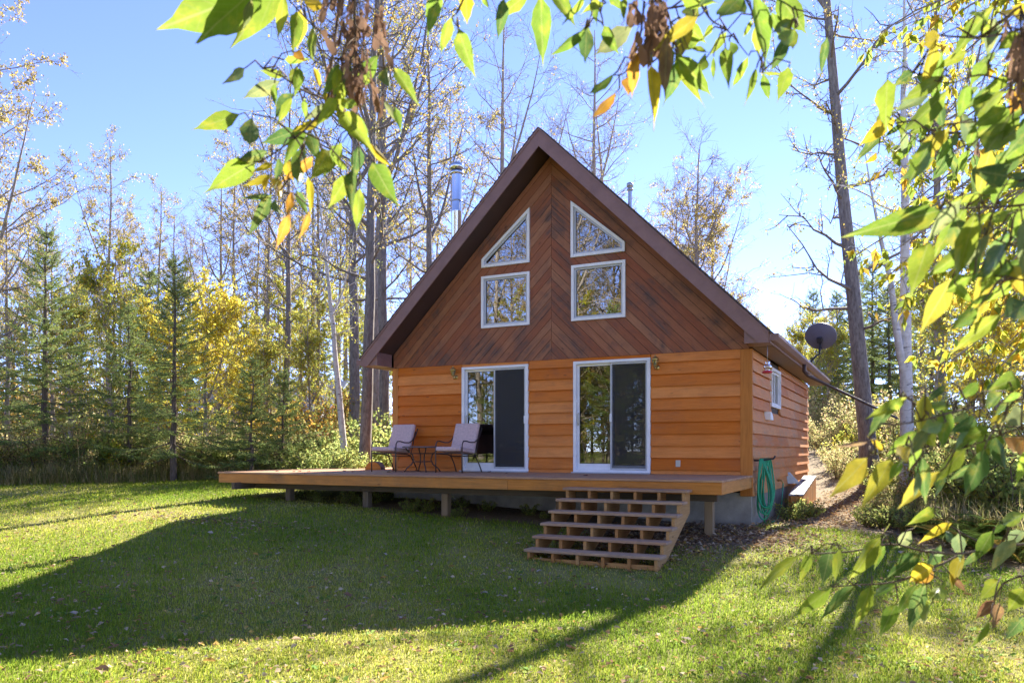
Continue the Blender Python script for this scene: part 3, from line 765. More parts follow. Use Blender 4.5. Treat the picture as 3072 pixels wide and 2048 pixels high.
for a_ in (-.07, .0, .07):
    top = Ml @ Vector((-wl_/2+.015, a_, -.02)); h = top.z+.12
    board('end_slat', (h, .066, .02), T(top.x, top.y, top.z-h/2-.004) @ Matrix.Rotation(ang, 4, 'Z') @ Matrix.Rotation(R(90), 4, 'Y'), M_DECKF, wc, .003)

# ------------------------------------------------------------------ vegetation: materials
def leaf_mat(name, trans=.5, boost=1.9, obj_col=False, gloss=.0, vein=False):
    m = NT(name)
    if obj_col:
        oi = m.new('ObjectInfo'); c = oi.outputs['Color']
    else:
        a = m.new('VertexColor', layer_name='col'); c = a.outputs['Color']
    nrm = None
    if vein:
        tc = m.new('TexCoord'); sep = m.new('SeparateXYZ'); m.l(tc.outputs['Object'], sep.inputs[0])
        ab = m.new('Math', operation='ABSOLUTE'); m.l(sep.outputs['Y'], ab.inputs[0])
        # side veins slant forward from the midrib
        k = m.new('Math', operation='SUBTRACT'); m.l(sep.outputs['X'], k.inputs[0]); m.l(ab.outputs[0], k.inputs[1])
        w = m.new('Math', operation='SINE'); kk = m.new('Math', operation='MULTIPLY'); m.l(k.outputs[0], kk.inputs[0]); kk.inputs[1].default_value = 52; m.l(kk.outputs[0], w.inputs[0])
        v1 = m.rng(w.outputs[0], 0, .28, .84, 1); v2 = m.rng(ab.outputs[0], .9, 0, .004, .016)
        mx = m.new('Math', operation='MAXIMUM'); m.l(v1, mx.inputs[0]); m.l(v2, mx.inputs[1])
        n = m.noise(m.coord('Object', (1, 1, 1)), 3.5, 5, .65)
        c = m.mix(m.rng(n, 0, .75, .52, .72), c, m.mix(.5, c, (.42, .26, .02)))
        c = m.hsv(c, .5, 1, m.rng(n, .72, 1.25, .3, .7))
        c = m.mix(mx.outputs[0], c, m.mix(.5, c, (.30, .30, .10)))
        n2 = m.noise(m.coord('Object', (1, 1, 1)), 9, 3, .6); c = m.mix(m.rng(n2, .0, .85, .70, .76), c, (.09, .045, .02))
        nrm = m.bump(w.outputs[0], .15, .01)
    d = m.new('BsdfDiffuse'); m.l(c, d.inputs[0]); t = m.new('BsdfTranslucent')
    gm = m.new('Gamma'); m.l(c, gm.inputs[0]); gm.inputs[1].default_value = boost; m.l(gm.outputs[0], t.inputs[0])
    mx = m.new('MixShader'); mx.inputs[0].default_value = trans; m.l(d.outputs[0], mx.inputs[1]); m.l(t.outputs[0], mx.inputs[2])
    o = mx.outputs[0]
    if nrm is not None: m.l(nrm, d.inputs['Normal'])
    if gloss:
        g = m.new('BsdfGlossy'); g.inputs['Roughness'].default_value = .38; m.l(mx.outputs[0], (m2 := m.new('MixShader')).inputs[1]); m.l(g.outputs[0], m2.inputs[2])
        fr = m.new('Fresnel'); fr.inputs[0].default_value = 1.4; ff = m.new('Math', operation='MULTIPLY'); m.l(fr.outputs[0], ff.inputs[0]); ff.inputs[1].default_value = gloss; m.l(ff.outputs[0], m2.inputs[0]); o = m2.outputs[0]
    m.l(o, m.out.inputs['Surface']); return m.m
M_LEAF = leaf_mat('broad_leaf', .58, .66)
M_NEEDLE = leaf_mat('spruce_needle', .4, .68)
M_BLADE = leaf_mat('grass_blade', .42, .74)
M_FGLEAF = leaf_mat('boxelder_leaf', .55, .80, True, .04, True)
M_LITTER = leaf_mat('dry_leaf', .2, .8)
M_DRYLEAF = leaf_mat('dry_fallen_leaf', .2, .8, True, 0, False)
def bark_mat(name, dark, light, sc=(9, 9, 2.2), birch=False):
    m = NT(name); v = m.coord('Object', sc, True); n = m.noise(v, 2.2, 6, .7, .5)
    c = m.ramp(n, [(.33, dark), (.5, tuple((a+b)/2 for a, b in zip(dark, light))), (.68, light)])
    if birch:
        n2 = m.noise(m.coord('Object', (3, 3, 14), True), 1.3, 4, .6); c = m.mix(m.rng(n2, 0, 1, .60, .66), c, (.03, .025, .022))
        n3 = m.noise(m.coord('Object', (1.5, 1.5, 1.2), True), 1.2, 3, .6); c = m.mix(m.rng(n3, 0, .9, .62, .70), c, (.05, .04, .035))
    m.bsdf(c, .9, m.bump(n, .7, .03), 0, .15); return m.m
M_BARK = bark_mat('poplar_bark', (.12, .10, .09), (.33, .295, .265))
M_BARK2 = bark_mat('aspen_bark', (.20, .165, .14), (.46, .40, .34), (6, 6, 2))
M_BIRCH = bark_mat('birch_bark', (.50, .46, .42), (.72, .69, .66), (4, 4, 5), True)
M_SBARK = bark_mat('spruce_bark', (.09, .07, .055), (.22, .17, .135))
M_TWIG = bark_mat('twig_bark', (.10, .07, .05), (.22, .16, .11), (20, 20, 8))

PAL = {
 'sparse': [(.34, .27, .045, 3), (.46, .33, .04, 2), (.15, .17, .035, 3), (.24, .14, .06, 2), (.52, .30, .03, 1)],
 'gold':   [(.48, .35, .06, 4), (.40, .25, .06, 2), (.30, .28, .07, 3), (.24, .16, .06, 2)],
 'yellow': [(.76, .62, .04, 6), (.70, .50, .03, 3), (.50, .50, .05, 2)],
 'lime':   [(.42, .42, .04, 4), (.27, .34, .04, 4), (.50, .42, .03, 3), (.58, .36, .03, 1)],
 'green':  [(.22, .29, .06, 5), (.28, .35, .065, 4), (.38, .38, .07, 3), (.50, .42, .08, 1)],
 'brush':  [(.50, .39, .13, 4), (.38, .37, .10, 4), (.52, .31, .12, 2), (.28, .31, .07, 3), (.60, .48, .22, 2)],
 'orange': [(.60, .30, .03, 4), (.52, .22, .03, 2), (.45, .40, .04, 2), (.2, .2, .04, 2)],
 'box':    [(.17, .25, .025, 4), (.26, .32, .025, 3), (.56, .44, .02, 4), (.60, .33, .02, 2), (.40, .38, .02, 3)],
 'spruce': [(.17, .25, .06, 4), (.22, .30, .07, 4), (.30, .35, .08, 2)],
}
def pick_cols(rng, n, pal):
    p = np.array(PAL[pal]); w = p[:, 3]/p[:, 3].sum(); c = p[rng.choice(len(p), n, p=w), :3]
    return np.clip(c*rng.uniform(.75, 1.25, (n, 1))*rng.uniform(.92, 1.08, (n, 3)), .005, .85)

def unit(v): return v/np.maximum(np.linalg.norm(v, axis=-1, keepdims=True), 1e-9)
class Geo:
    def __init__(s): s.V = []; s.Q = []; s.T = []; s.C = []; s.n = 0
    def add(s, V, Q=None, T_=None, C=None):
        V = np.asarray(V).reshape(-1, 3)
        if Q is not None: s.Q.append(np.asarray(Q).reshape(-1, 4)+s.n)
        if T_ is not None: s.T.append(np.asarray(T_).reshape(-1, 3)+s.n)
        if C is not None: s.C.append(np.asarray(C).reshape(-1, 3))
        s.V.append(V); s.n += len(V)
    def tube(s, P, r, k=5):
        P = np.asarray(P, float); r = np.asarray(r, float); n = len(P)
        t = unit(np.gradient(P, axis=0)); ref = np.array([.31, .17, .93]) if abs(t[0, 2]) < .9 else np.array([1., .1, 0])
        u = unit(np.cross(t, ref)); w = np.cross(t, u); a = np.arange(k)*2*np.pi/k
        V = P[:, None]+r[:, None, None]*(u[:, None]*np.cos(a)[None, :, None]+w[:, None]*np.sin(a)[None, :, None])
        i = np.arange(n-1)[:, None]*k; j = np.arange(k)[None]; j2 = (j+1) % k
        s.add(V, Q=np.stack([i+j, i+j2, i+k+j2, i+k+j], -1))
    def leaves(s, P, D, size, cols, rng, width=.62, fold=.25):   # kite shaped leaf, folded on its midrib
        n = len(P); D = unit(D); nr = unit(np.cross(D, rng.normal(size=(n, 3)))); sd = np.cross(D, nr)
        L = (np.asarray(size)*np.ones(n))[:, None]; m = P+D*L*.42
        w = L*width*.5; up = nr*L*fold*.35
        V = np.stack([P, m+sd*w+up, P+D*L, m-sd*w+up], 1)
        i = np.arange(n)[:, None]*4
        s.add(V, T_=np.concatenate([i+[[0, 1, 2]], i+[[0, 2, 3]]]), C=np.repeat(cols, 4, 0))
    def mesh(s, name, mat, smooth=False):
        return np_mesh(name, np.concatenate(s.V), np.concatenate(s.T) if s.T else None, np.concatenate(s.Q) if s.Q else None,
                       np.concatenate(s.C) if s.C else None, mat, smooth)

def lerp(P, f):
    x = f*(len(P)-1); i = int(min(len(P)-2, math.floor(x))); t = x-i; return P[i]*(1-t)+P[i+1]*t
def grow_tree(seed, H, r0, c0=.35, nb=24, spread=.17, sub=5, tw=4, leaves=2500, ls=.07, pal='sparse', lean=(0, 0), wander=.25, forks=2, fork_at=None, bark=None, up=.9, stems=1, top_bare=0., twl=.5):
    rng = np.random.default_rng(seed); tr = Geo(); lf = Geo(); pts_t = []; dir_t = []
    for st in range(stems):
        n = 15; z = np.linspace(0, 1, n); off = np.cumsum(rng.normal(0, wander*.25, (n, 2)), 0)*.45; off -= off[0]
        hh = H*(1 if st == 0 else rng.uniform(.8, .95)); ln = np.array(lean)+(np.array([.11, .05])*(-1)**st if stems > 1 else 0)
        P = np.stack([off[:, 0]+ln[0]*z*hh+(.10*(-1)**st if stems > 1 else 0), off[:, 1]+ln[1]*z*hh, z*hh-.25*(z == 0)], 1)
        rr = r0*(1-z*.93)**.85; rr[0] *= 1.35; tr.tube(P, rr, 9)
        lst = [(P, rr)]
        for k in range(forks):
            f = rng.uniform(.38, .68) if fork_at is None else fork_at; b = lerp(P, f); az = rng.uniform(0, 6.28) if fork_at is None else 3.6; L = hh*(1-f)*rng.uniform(.6, .95); m = np.linspace(0, 1, 8)[:, None]
            d = np.array([math.cos(az), math.sin(az), 0])
            Q = b+d*L*((.36 if fork_at is None else .13)*m**.7)+np.array([0, 0, 1])*L*m*.93+np.cumsum(rng.normal(0, .05, (8, 3)), 0)*m; Q[0] = b
            r_ = np.interp(f, z, rr)*.72*(1-m[:, 0]*.92); tr.tube(Q, r_, 6); lst.append((Q, r_))
        for li, (S, rs) in enumerate(lst):
            cnt = nb if li == 0 else nb//3; s0 = c0 if li == 0 else .15
            for i in range(cnt):
                f = s0+(.985-s0)*(i+rng.random())/cnt; b = lerp(S, f); az = i*2.4+rng.uniform(-.6, .6)
                L = hh*spread*(1.15-.75*f)*rng.uniform(.55, 1.25)*(1 if li == 0 else .7); el = R(rng.uniform(5, 50))*up
                d = np.array([math.cos(az)*math.cos(el), math.sin(az)*math.cos(el), math.sin(el)]); m = np.linspace(0, 1, 6)[:, None]
                Q = b+d*L*m+np.array([0, 0, 1])*L*.28*m**2*up+np.cumsum(rng.normal(0, .05*L, (6, 3)), 0)*m; Q[0] = b
                rb = np.interp(f, np.linspace(0, 1, len(rs)), rs)*rng.uniform(.3, .45); rb = min(rb, .05)
                tr.tube(Q, rb*(1-.85*m[:, 0])+.004, 4)
                for j in range(sub):
                    g = .2+.8*(j+rng.random())/sub; c = lerp(Q, g); e = unit(unit(Q[-1]-Q[0])+rng.normal(0, .65, 3)+np.array([0, 0, .2*up])); L2 = L*rng.uniform(.25, .5)
                    m2 = np.linspace(0, 1, 4)[:, None]; Q2 = c+e*L2*m2+np.cumsum(rng.normal(0, .06*L2, (4, 3)), 0); Q2[0] = c
                    tr.tube(Q2, max(.004, rb*.33)*(1-.8*m2[:, 0])+.0025, 3)
                    for q in range(tw):
                        h = lerp(Q2, rng.uniform(.15, 1)); e2 = unit(e+rng.normal(0, .8, 3)); L3 = twl*rng.uniform(.4, 1)
                        Q3 = np.stack([h, h+e2*L3*.5+rng.normal(0, .03, 3), h+e2*L3+rng.normal(0, .05, 3)])
                        tr.tube(Q3, [.005, .004, .0025], 3)
                        if f < 1-top_bare*rng.random(): 
                            pts_t.append(Q3); dir_t.append(e2)
    pts_t = np.array(pts_t); k = rng.integers(0, len(pts_t), leaves)
    # leaves gather in clumps: some twigs carry many
    wgt = rng.gamma(.7, 1, len(pts_t)); k = rng.choice(len(pts_t), leaves, p=wgt/wgt.sum())
    t = rng.random((leaves, 1)); Pl = np.where(t < .5, pts_t[k, 0]*(1-2*t)+pts_t[k, 1]*2*t, pts_t[k, 1]*(2-2*t)+pts_t[k, 2]*(2*t-1))+rng.normal(0, .04, (leaves, 3))
    D = rng.normal(0, .7, (leaves, 3))+np.array([0, 0, -.7]); lf.leaves(Pl, D, ls*rng.uniform(.65, 1.3, leaves), pick_cols(rng, leaves, pal), rng)
    return tr.mesh('trunk', bark or M_BARK, True), lf.mesh('crown', M_LEAF)

def grow_spruce(seed, H, R0, dens=1., bare=.12):
    rng = np.random.default_rng(seed); tr = Geo(); nd = Geo()
    n = 12; z = np.linspace(0, 1, n); P = np.stack([np.cumsum(rng.normal(0, .025, n)), np.cumsum(rng.normal(0, .025, n)), z*H-.2*(z == 0)], 1)
    r0 = .015*H; tr.tube(P, r0*(1-z*.96)+.004, 8)
    bp, bd, bl = [], [], []
    NW = int(H*3.1*dens)
    for wi in range(NW):
        fw_ = bare+(.97-bare)*((wi+.5)/NW)**.9; nbw = rng.integers(5, 8); a0 = rng.uniform(0, 6.28); lw = rng.uniform(.72, 1.12)
        for k in range(nbw+2):
            f = fw_+(rng.normal(0, .006) if k < nbw else rng.uniform(0, 1)/NW); f = min(.985, f); az = a0+k*6.283/nbw+rng.uniform(-.3, .3); b = lerp(P, f)
            L = (R0*(1-f)**.72*rng.uniform(.55, 1.2)*lw+.10)*(1 if k < nbw else .5); el = R(-14+58*f+rng.uniform(-10, 10))
            d = np.array([math.cos(az)*math.cos(el), math.sin(az)*math.cos(el), math.sin(el)]); m = np.linspace(0, 1, 6)[:, None]
            Q = b+d*L*m+np.array([0, 0, 1])*L*(-.30*m+.30*m**2.2)+np.cumsum(rng.normal(0, .012, (6, 3)), 0)*m; tr.tube(Q, (.008+.005*L)*(1-.85*m[:, 0])+.002, 3)
            dead = rng.random() < .55*max(0, 1-f*3.6)
            nt = int(6+L*15)
            for j in range(nt):
                g = .22+.78*(j+rng.random())/nt
                if dead and rng.random() < .75: continue
                c = lerp(Q, g); t = unit(lerp(Q, min(1, g+.05))-lerp(Q, max(0, g-.05))); side = unit(np.cross(t, [0, 0, 1]))*(1 if j % 2 else -1)
                e = unit(t*.8+side*rng.uniform(.45, 1.0)+np.array([0, 0, rng.uniform(-.35, .10)])); L2 = (.08+.30*L*(1-g)**.7*rng.uniform(.5, 1.1))
                if j > nt-2: e = t; L2 = .14
                bp.append(c); bd.append(e); bl.append(L2)
    bp, bd, bl = np.array(bp), np.array(bd), np.array(bl)
    N = np.maximum(9, (bl*85).astype(int)); idx = np.repeat(np.arange(len(bp)), N); tt = rng.random(len(idx))[:, None]
    p0 = bp[idx]+bd[idx]*bl[idx][:, None]*tt; D = unit(bd[idx]*.7+rng.normal(0, .62, (len(idx), 3))+np.array([0, 0, .12]))
    L = rng.uniform(.035, .075, len(idx)); sdv = unit(np.cross(D, rng.normal(size=D.shape)))*(.008)
    V = np.stack([p0-sdv, p0+sdv, p0+D*L[:, None]], 1); i = np.arange(len(idx))[:, None]*3
    cols = pick_cols(rng, len(bp), 'spruce')[idx]; nd.add(V, T_=i+[[0, 1, 2]], C=np.repeat(cols, 3, 0))
    for q in range(0, len(bp)): tr.tube(np.stack([bp[q], bp[q]+bd[q]*bl[q]]), [.004, .002], 3)
    return tr.mesh('trunk', M_SBARK, True), nd.mesh('needles', M_NEEDLE)

def grow_shrub(seed, H, Rr, stems=14, leaves=2200, ls=.075, pal='green', width=.6, bark=None, low=.15):
    rng = np.random.default_rng(seed); tr = Geo(); lf = Geo(); T_, D_ = [], []
    for i in range(stems):
        az = rng.uniform(0, 6.28); rr = Rr*math.sqrt(rng.random()); h = H*rng.uniform(.55, 1.05)*(1-.35*rr/Rr); m = np.linspace(0, 1, 6)[:, None]
        d = np.array([math.cos(az), math.sin(az), 0]); Q = d*rr*(.25+.75*m)+np.array([0, 0, 1])*h*m**.85+np.cumsum(rng.normal(0, .04*H, (6, 3)), 0)*m; Q[0, 2] = -.08
        tr.tube(Q, (.006+.006*H)*(1-.8*m[:, 0])+.003, 4)
        for j in range(9):
            g = low+(1-low)*(j+rng.random())/9; c = lerp(Q, g); e = unit(rng.normal(0, 1, 3)+d*.5+np.array([0, 0, .5])); L = H*rng.uniform(.10, .26)
            Q2 = np.stack([c, c+e*L*.5+rng.normal(0, .03, 3), c+e*L+np.array([0, 0, -.08*L])]); tr.tube(Q2, [.006, .0045, .003], 3); T_.append(Q2)
    T_ = np.array(T_); wgt = rng.gamma(1.2, 1, len(T_)); k = rng.choice(len(T_), leaves, p=wgt/wgt.sum()); t = rng.random((leaves, 1))
    P = T_[k, 0]*(1-t)+T_[k, 2]*t+rng.normal(0, .035*H, (leaves, 3)); P[:, 2] = np.maximum(P[:, 2], .03)
    lf.leaves(P, rng.normal(0, .8, (leaves, 3))+np.array([0, 0, -.35]), ls*rng.uniform(.6, 1.3, leaves), pick_cols(rng, leaves, pal), rng, width)
    return tr.mesh('stems', bark or M_TWIG, True), lf.mesh('foliage', M_LEAF)

def plant(name, geo, loc, rz, sc, parts, label, cat, group=None, tilt=(0, 0)):
    e = empty(name, loc, rz, label=label, cat=cat, group=group); e.scale = (sc, sc, sc) if not hasattr(sc, '__len__') else sc
    e.rotation_euler = (tilt[0], tilt[1], rz)
    for me, pn in zip(geo, parts): link(bpy.data.objects.new(pn, me), e)
    return e
TP, SP, HP = ('trunk', 'crown'), ('trunk', 'needles'), ('stems', 'foliage')
def spot(px, d):                        # ground spot under photograph column px (of 2352) at distance d
    p = at(px*1.30612, HOR, d); return Vector((p.x, p.y, gz(p.x, p.y)))

# ------------------------------------------------------------------ trees
G = {}
G['p1'] = grow_tree(11, 18, .17, .30, 28, .17, 6, 5, 4600, .068, 'sparse', wander=.3, forks=2)
G['p2'] = grow_tree(12, 17, .17, .40, 24, .17, 6, 5, 1100, .07, 'sparse', wander=.3, forks=3, bark=M_BARK2, top_bare=.9)
G['p3'] = grow_tree(13, 14, .12, .42, 24, .15, 6, 5, 4600, .072, 'sparse', wander=.2, forks=1, bark=M_BARK2)
G['p4'] = grow_tree(14, 15, .15, .20, 34, .20, 6, 5, 11000, .08, 'gold', wander=.25, forks=2, bark=M_BARK2)
G['p5'] = grow_tree(15, 11, .14, .22, 36, .21, 7, 6, 14000, .062, 'gold', wander=.3, forks=3, top_bare=1.1, bark=M_BARK2)
G['p6'] = grow_tree(16, 12, .12, .15, 28, .19, 5, 5, 9500, .10, 'lime', wander=.25, forks=1, bark=M_BARK2)
G['p7'] = grow_tree(17, 19, .235, .22, 30, .17, 7, 6, 6500, .065, 'sparse', lean=(-.080, -.040), wander=.08, forks=1, up=.45)
G['p8'] = grow_tree(18, 18, .18, .30, 26, .22, 6, 5, 5600, .07, 'sparse', wander=.35, forks=2, up=.7)
G['b1'] = grow_tree(19, 10, .12, .45, 14, .16, 4, 4, 900, .06, 'lime', lean=(-.10, .02), wander=.15, forks=1, bark=M_BIRCH)
G['b2'] = grow_tree(20, 10, .14, .50, 12, .16, 4, 4, 1200, .06, 'lime', wander=.10, forks=1, fork_at=.245, bark=M_BIRCH)
G['yl'] = grow_tree(21, 6.4, .08, .08, 34, .30, 6, 5, 9500, .10, 'yellow', wander=.2, forks=2, bark=M_BARK2, up=1.1)
G['lm'] = grow_tree(22, 7.0, .08, .10, 32, .24, 6, 5, 6500, .095, 'lime', wander=.2, forks=2, bark=M_BARK2, up=1.1)
G['s1'] = grow_spruce(31, 7.2, 2.15, 1.0, .10)
G['s2'] = grow_spruce(32, 5.4, 1.9, 1.05, .10)
G['s3'] = grow_spruce(33, 3.2, 1.3, 1.25, .06)
def tree(k, px, d, H, rz, label, group=None, name=None, cat='tree', tilt=(0, 0), base=None):
    h0 = {'p1': 18, 'p2': 17, 'p3': 14, 'p4': 15, 'p5': 11, 'p6': 12, 'p7': 19, 'p8': 18, 'b1': 10, 'b2': 10, 'yl': 6.4, 'lm': 7.0, 's1': 7.2, 's2': 5.4, 's3': 3.2}[k]
    nm = name or ('spruce_tree' if k[0] == 's' else 'birch_tree' if k[0] == 'b' else 'poplar_tree')
    s = H/h0
    return plant(nm, G[k], base if base is not None else spot(px, d), rz, s, SP if k[0] == 's' else TP, label, cat, group, tilt)

LM = [(-28, 'golden poplar at the frame edge'), (104, 'farthest left spruce'), (243, 'slim lone aspen'), (298, 'middle big spruce'), (398, 'full dark spruce'), (475, 'bright yellow tree'), (578, 'left small spruce'), (648, 'bushy small spruce'), (742, 'orange shrub'), (797, 'leaning birch'),
      (838, 'light-barked poplar'), (885, 'rough-barked poplar'), (975, 'poplar behind the chimney'), (1160, 'forked bare poplar'), (1605, 'gold poplar over the roof'), (1862, 'thin-tipped distant spruce'), (1918, 'satellite dish'), (2003, 'big grey poplar trunk'), (2080, 'double birch'), (2165, 'dark right poplar'), (2290, 'right-edge yellow tree')]
USED = {}
def which(base, px, rear=''):
    x, n = min(LM, key=lambda t: abs(t[0]-px)); dx = px-x
    rel = ('behind' if rear else 'in front of') if abs(dx) < 9 else ('just left of' if dx > -26 else 'left of') if dx < 0 else ('just right of' if dx < 26 else 'right of')
    s = f'{base} {rel} the {n}'; k = USED.get(s, 0); USED[s] = k+1
    s = s if k == 0 else s+[', nearer one', ', farther one', ', rearmost one', ', half hidden one'][min(3, k-1)]
    return s if len(s.split()) < 17 else s.replace('just ', '').replace(' one', '')
# spruces and bright trees along the left edge of the lawn
tree('s1', 104, 21.5, 7.0, .3, 'tall green spruce farthest left at the edge of the lawn')
tree('s2', 298, 21.8, 4.9, 1.9, 'middle one of the three big spruces left of the deck')
tree('s1', 398, 21.0, 6.1, 2.6, 'full dark spruce in front of the bright yellow tree')
tree('s3', 578, 20.5, 3.2, .4, 'small spruce just left of the pair above the deck corner')
tree('s3', 648, 21.5, 3.0, 2.2, 'small bushy spruce nearest the leaning birch, left of cabin')
tree('s3', 505, 22.6, 2.0, 1.2, 'knee-high young spruce among shrubs below the yellow tree')
tree('s2', 345, 30, 7.6, .5, 'spruce tip rising behind the lime-yellow tree at left')
tree('yl', 475, 25.5, 6.0, .2, 'bright yellow tree behind the spruces left of the deck', name='maple_tree')
tree('yl', 395, 27.5, 5.6, 2.2, 'yellow tree half hidden behind the full dark spruce', name='maple_tree')
tree('lm', 255, 26.5, 7.4, 1.2, 'lime and yellow leafy tree between the left two spruces', name='aspen_tree')
tree('lm', 160, 28.5, 6.6, 2.9, 'lime leafy tree behind the farthest left spruce', name='aspen_tree')
tree('yl', 560, 31, 4.6, 4.2, 'low golden tree in front of the neighbour roof', name='maple_tree')
tree('p4', -28, 26, 15.2, .4, 'tall golden poplar cut off by the left frame edge')
tree('p4', 15, 33, 11.5, 2.4, 'orange-gold poplar behind the farthest left spruce')
tree('p4', 120, 36, 10.4, 4.4, 'gold poplar low behind the tip of the farthest left spruce')
tree('p3', 243, 33, 13.6, 1.0, 'slim half-bare aspen standing alone against the left sky')
tree('p2', 402, 40, 12.6, 2.2, 'bare pale poplar behind the full dark spruce')
tree('p2', 507, 38, 14.0, 4.0, 'bare twin-topped poplar right of the yellow tree')
tree('p3', 540, 35, 13.8, 5.2, 'half-bare aspen beside the twin-topped poplar')
tree('p3', 610, 33, 15, .7, 'slim grey poplar above the neighbour roof, left one')
tree('p1', 655, 31, 15.8, 2.0, 'dark poplar above the neighbour roof, right one')
tree('b1', 797, 20.5, 8.2, .55, 'leaning white birch left of the cabin', tilt=(0, R(0)))
tree('p8', 808, 25, 18.5, 1.2, 'thick grey poplar, leftmost of the clump beside the cabin')
tree('p1', 838, 19.2, 16.5, 3.1, 'straight light-barked poplar nearest the deck back corner', tilt=(0, R(-2)))
tree('p2', 868, 27, 18, 4.6, 'thick grey poplar close to the left cabin corner')
tree('p1', 885, 23.5, 18, 5.5, 'rough-barked poplar directly behind the left cabin corner')
tree('p1', 975, 29, 17.5, .9, 'straight poplar behind the steel chimney')
tree('p3', 1045, 36, 17, 2.9, 'leafy poplar behind the roof right of the chimney')
tree('p2', 1160, 30, 17.5, 1.9, 'forked bare poplar behind the roof peak, left of it')
tree('p2', 1365, 41, 22, 3.4, 'bare many-stemmed poplar just right of the roof peak')
tree('p2', 1425, 43, 19, 5.0, 'slanting bare poplar stem behind the right roof slope', tilt=(R(4), R(5)))
tree('p2', 1640, 36, 12.5, 2.2, 'bare slim poplar behind the gold one above the right roof slope')
tree('p5', 1605, 30, 12.0, .8, 'gold-leaved poplar with bare crown above the right roof slope')
tree('p5', 1560, 33, 10.6, 2.7, 'smaller gold poplar beside the vent pipe')
tree('p5', 1690, 38, 7.6, 4.7, 'low gold poplar over the right end of the roof')
tree('p7', 2003, 20.6, 18.5, 0, 'big grey poplar trunk standing right of the satellite dish')
tree('b2', 2080, 15.6, 10.5, .35, 'double-stemmed white birch right of the big poplar')
tree('p1', 2165, 27, 18.5, 4.0, 'dark poplar trunk behind the boxelder leaves at right')
tree('p3', 2120, 30, 13, 1.7, 'slim aspen behind the double-stemmed birch')
tree('s1', 1862, 46, 9.2, .9, 'distant spruce with thin tip behind the satellite dish')
tree('s1', 1965, 44, 11.0, 2.3, 'dark spruce behind the big poplar trunk')
tree('s2', 1918, 47, 7, 4.1, 'dark young spruce in the wood right of the cabin')
tree('s2', 2040, 37, 7.4, 5.3, 'dark spruce between the big poplar and the birch')
tree('s1', 2230, 27, 9.5, .4, 'spruce in the wood at the right frame edge')
tree('lm', 1905, 38, 6.0, 3.6, 'lime young aspen right of the satellite dish', name='aspen_tree')
tree('lm', 1835, 40, 6.4, 1.6, 'lime aspen low behind the cabin gutter', name='aspen_tree')
tree('lm', 2150, 25, 6.0, 5.0, 'lime aspen behind the dark poplar at right', name='aspen_tree')
tree('yl', 2290, 17, 4.6, 1.0, 'yellow bushy tree at the right frame edge', name='maple_tree')
# farther wood
rng = np.random.default_rng(77)
def woods(lst, label, group, nm=None):
    for (k, px, d, H) in lst:
        px += rng.uniform(-12, 12); tree(k, px, d+rng.uniform(-1.5, 1.5), H*rng.uniform(.9, 1.1), rng.uniform(0, 6.28), which(label, px, 1), group, nm)
woods([('p3', -90, 40, 14), ('p3', 60, 44, 13), ('p3', 310, 46, 13), ('p3', 440, 50, 13), ('p3', 580, 46, 14), ('p2', 470, 46, 13), ('p3', 700, 40, 15), ('p1', 740, 36, 16), ('p3', 770, 44, 15),
       ('p3', 355, 39, 13), ('p3', 285, 42, 14), ('p2', 620, 42, 14), ('p3', 665, 45, 14), ('p8', 720, 39, 16), ('p3', 180, 46, 12), ('p8', 780, 47, 17), ('p3', 1010, 48, 17), ('p3', 850, 42, 15), ('p3', 940, 45, 15), ('p3', -140, 30, 14)], 'slender half-bare poplar far back', 'poplars in the left wood')
woods([('p6', -60, 50, 11), ('p6', 90, 55, 11), ('p6', 220, 52, 10), ('p6', 350, 56, 11), ('p6', 480, 54, 10), ('p6', 600, 52, 10), ('p6', 690, 46, 9), ('p6', 720, 56, 11), ('p6', 800, 50, 11), ('p6', 620, 60, 12), ('p6', 540, 62, 11),
       ('lm', 600, 30, 5), ('lm', 700, 29, 5), ('p6', 640, 34, 8), ('p6', 420, 36, 8), ('p6', 310, 34, 8), ('p6', 560, 38, 9), ('p6', 140, 42, 9), ('p6', 500, 33, 7), ('p6', 840, 30, 7), ('p6', 760, 34, 7.5), ('p6', 850, 36, 8), ('p6', 690, 33, 6.5), ('p6', 655, 38, 7), ('p6', 915, 31, 5), ('p6', 20, 40, 8), ('p6', -110, 36, 9), ('p6', 925, 46, 6)], 'yellow-green leafy tree far back', 'leafy trees in the far left wood')
woods([('p6', 1740, 56, 9), ('p6', 1820, 52, 8), ('p6', 1900, 46, 7.5), ('p6', 1990, 44, 8), ('p6', 2080, 42, 9), ('p6', 2180, 38, 9), ('p6', 2280, 36, 9), ('p6', 2380, 32, 9), ('p6', 1960, 56, 9), ('p6', 2120, 52, 11), ('p6', 2250, 50, 11), ('p6', 2420, 42, 11)], 'yellow-green tree deep in the right wood', 'leafy trees in the right wood')
woods([('s1', 1935, 44, 8.5), ('s1', 2010, 40, 9), ('s1', 2060, 48, 10), ('s1', 1885, 50, 7.5), ('s2', 1900, 40, 6), ('s1', 2140, 36, 9), ('s1', 2330, 30, 9)], 'dark spruce deep in the right wood', 'spruces in the right wood')
woods([('s1', 40, 40, 8), ('s1', 190, 38, 8), ('s1', 560, 44, 8), ('s1', 735, 42, 7), ('s2', 830, 34, 5), ('s1', -40, 32, 8)], 'dark spruce deep in the left wood', 'spruces in the left wood')
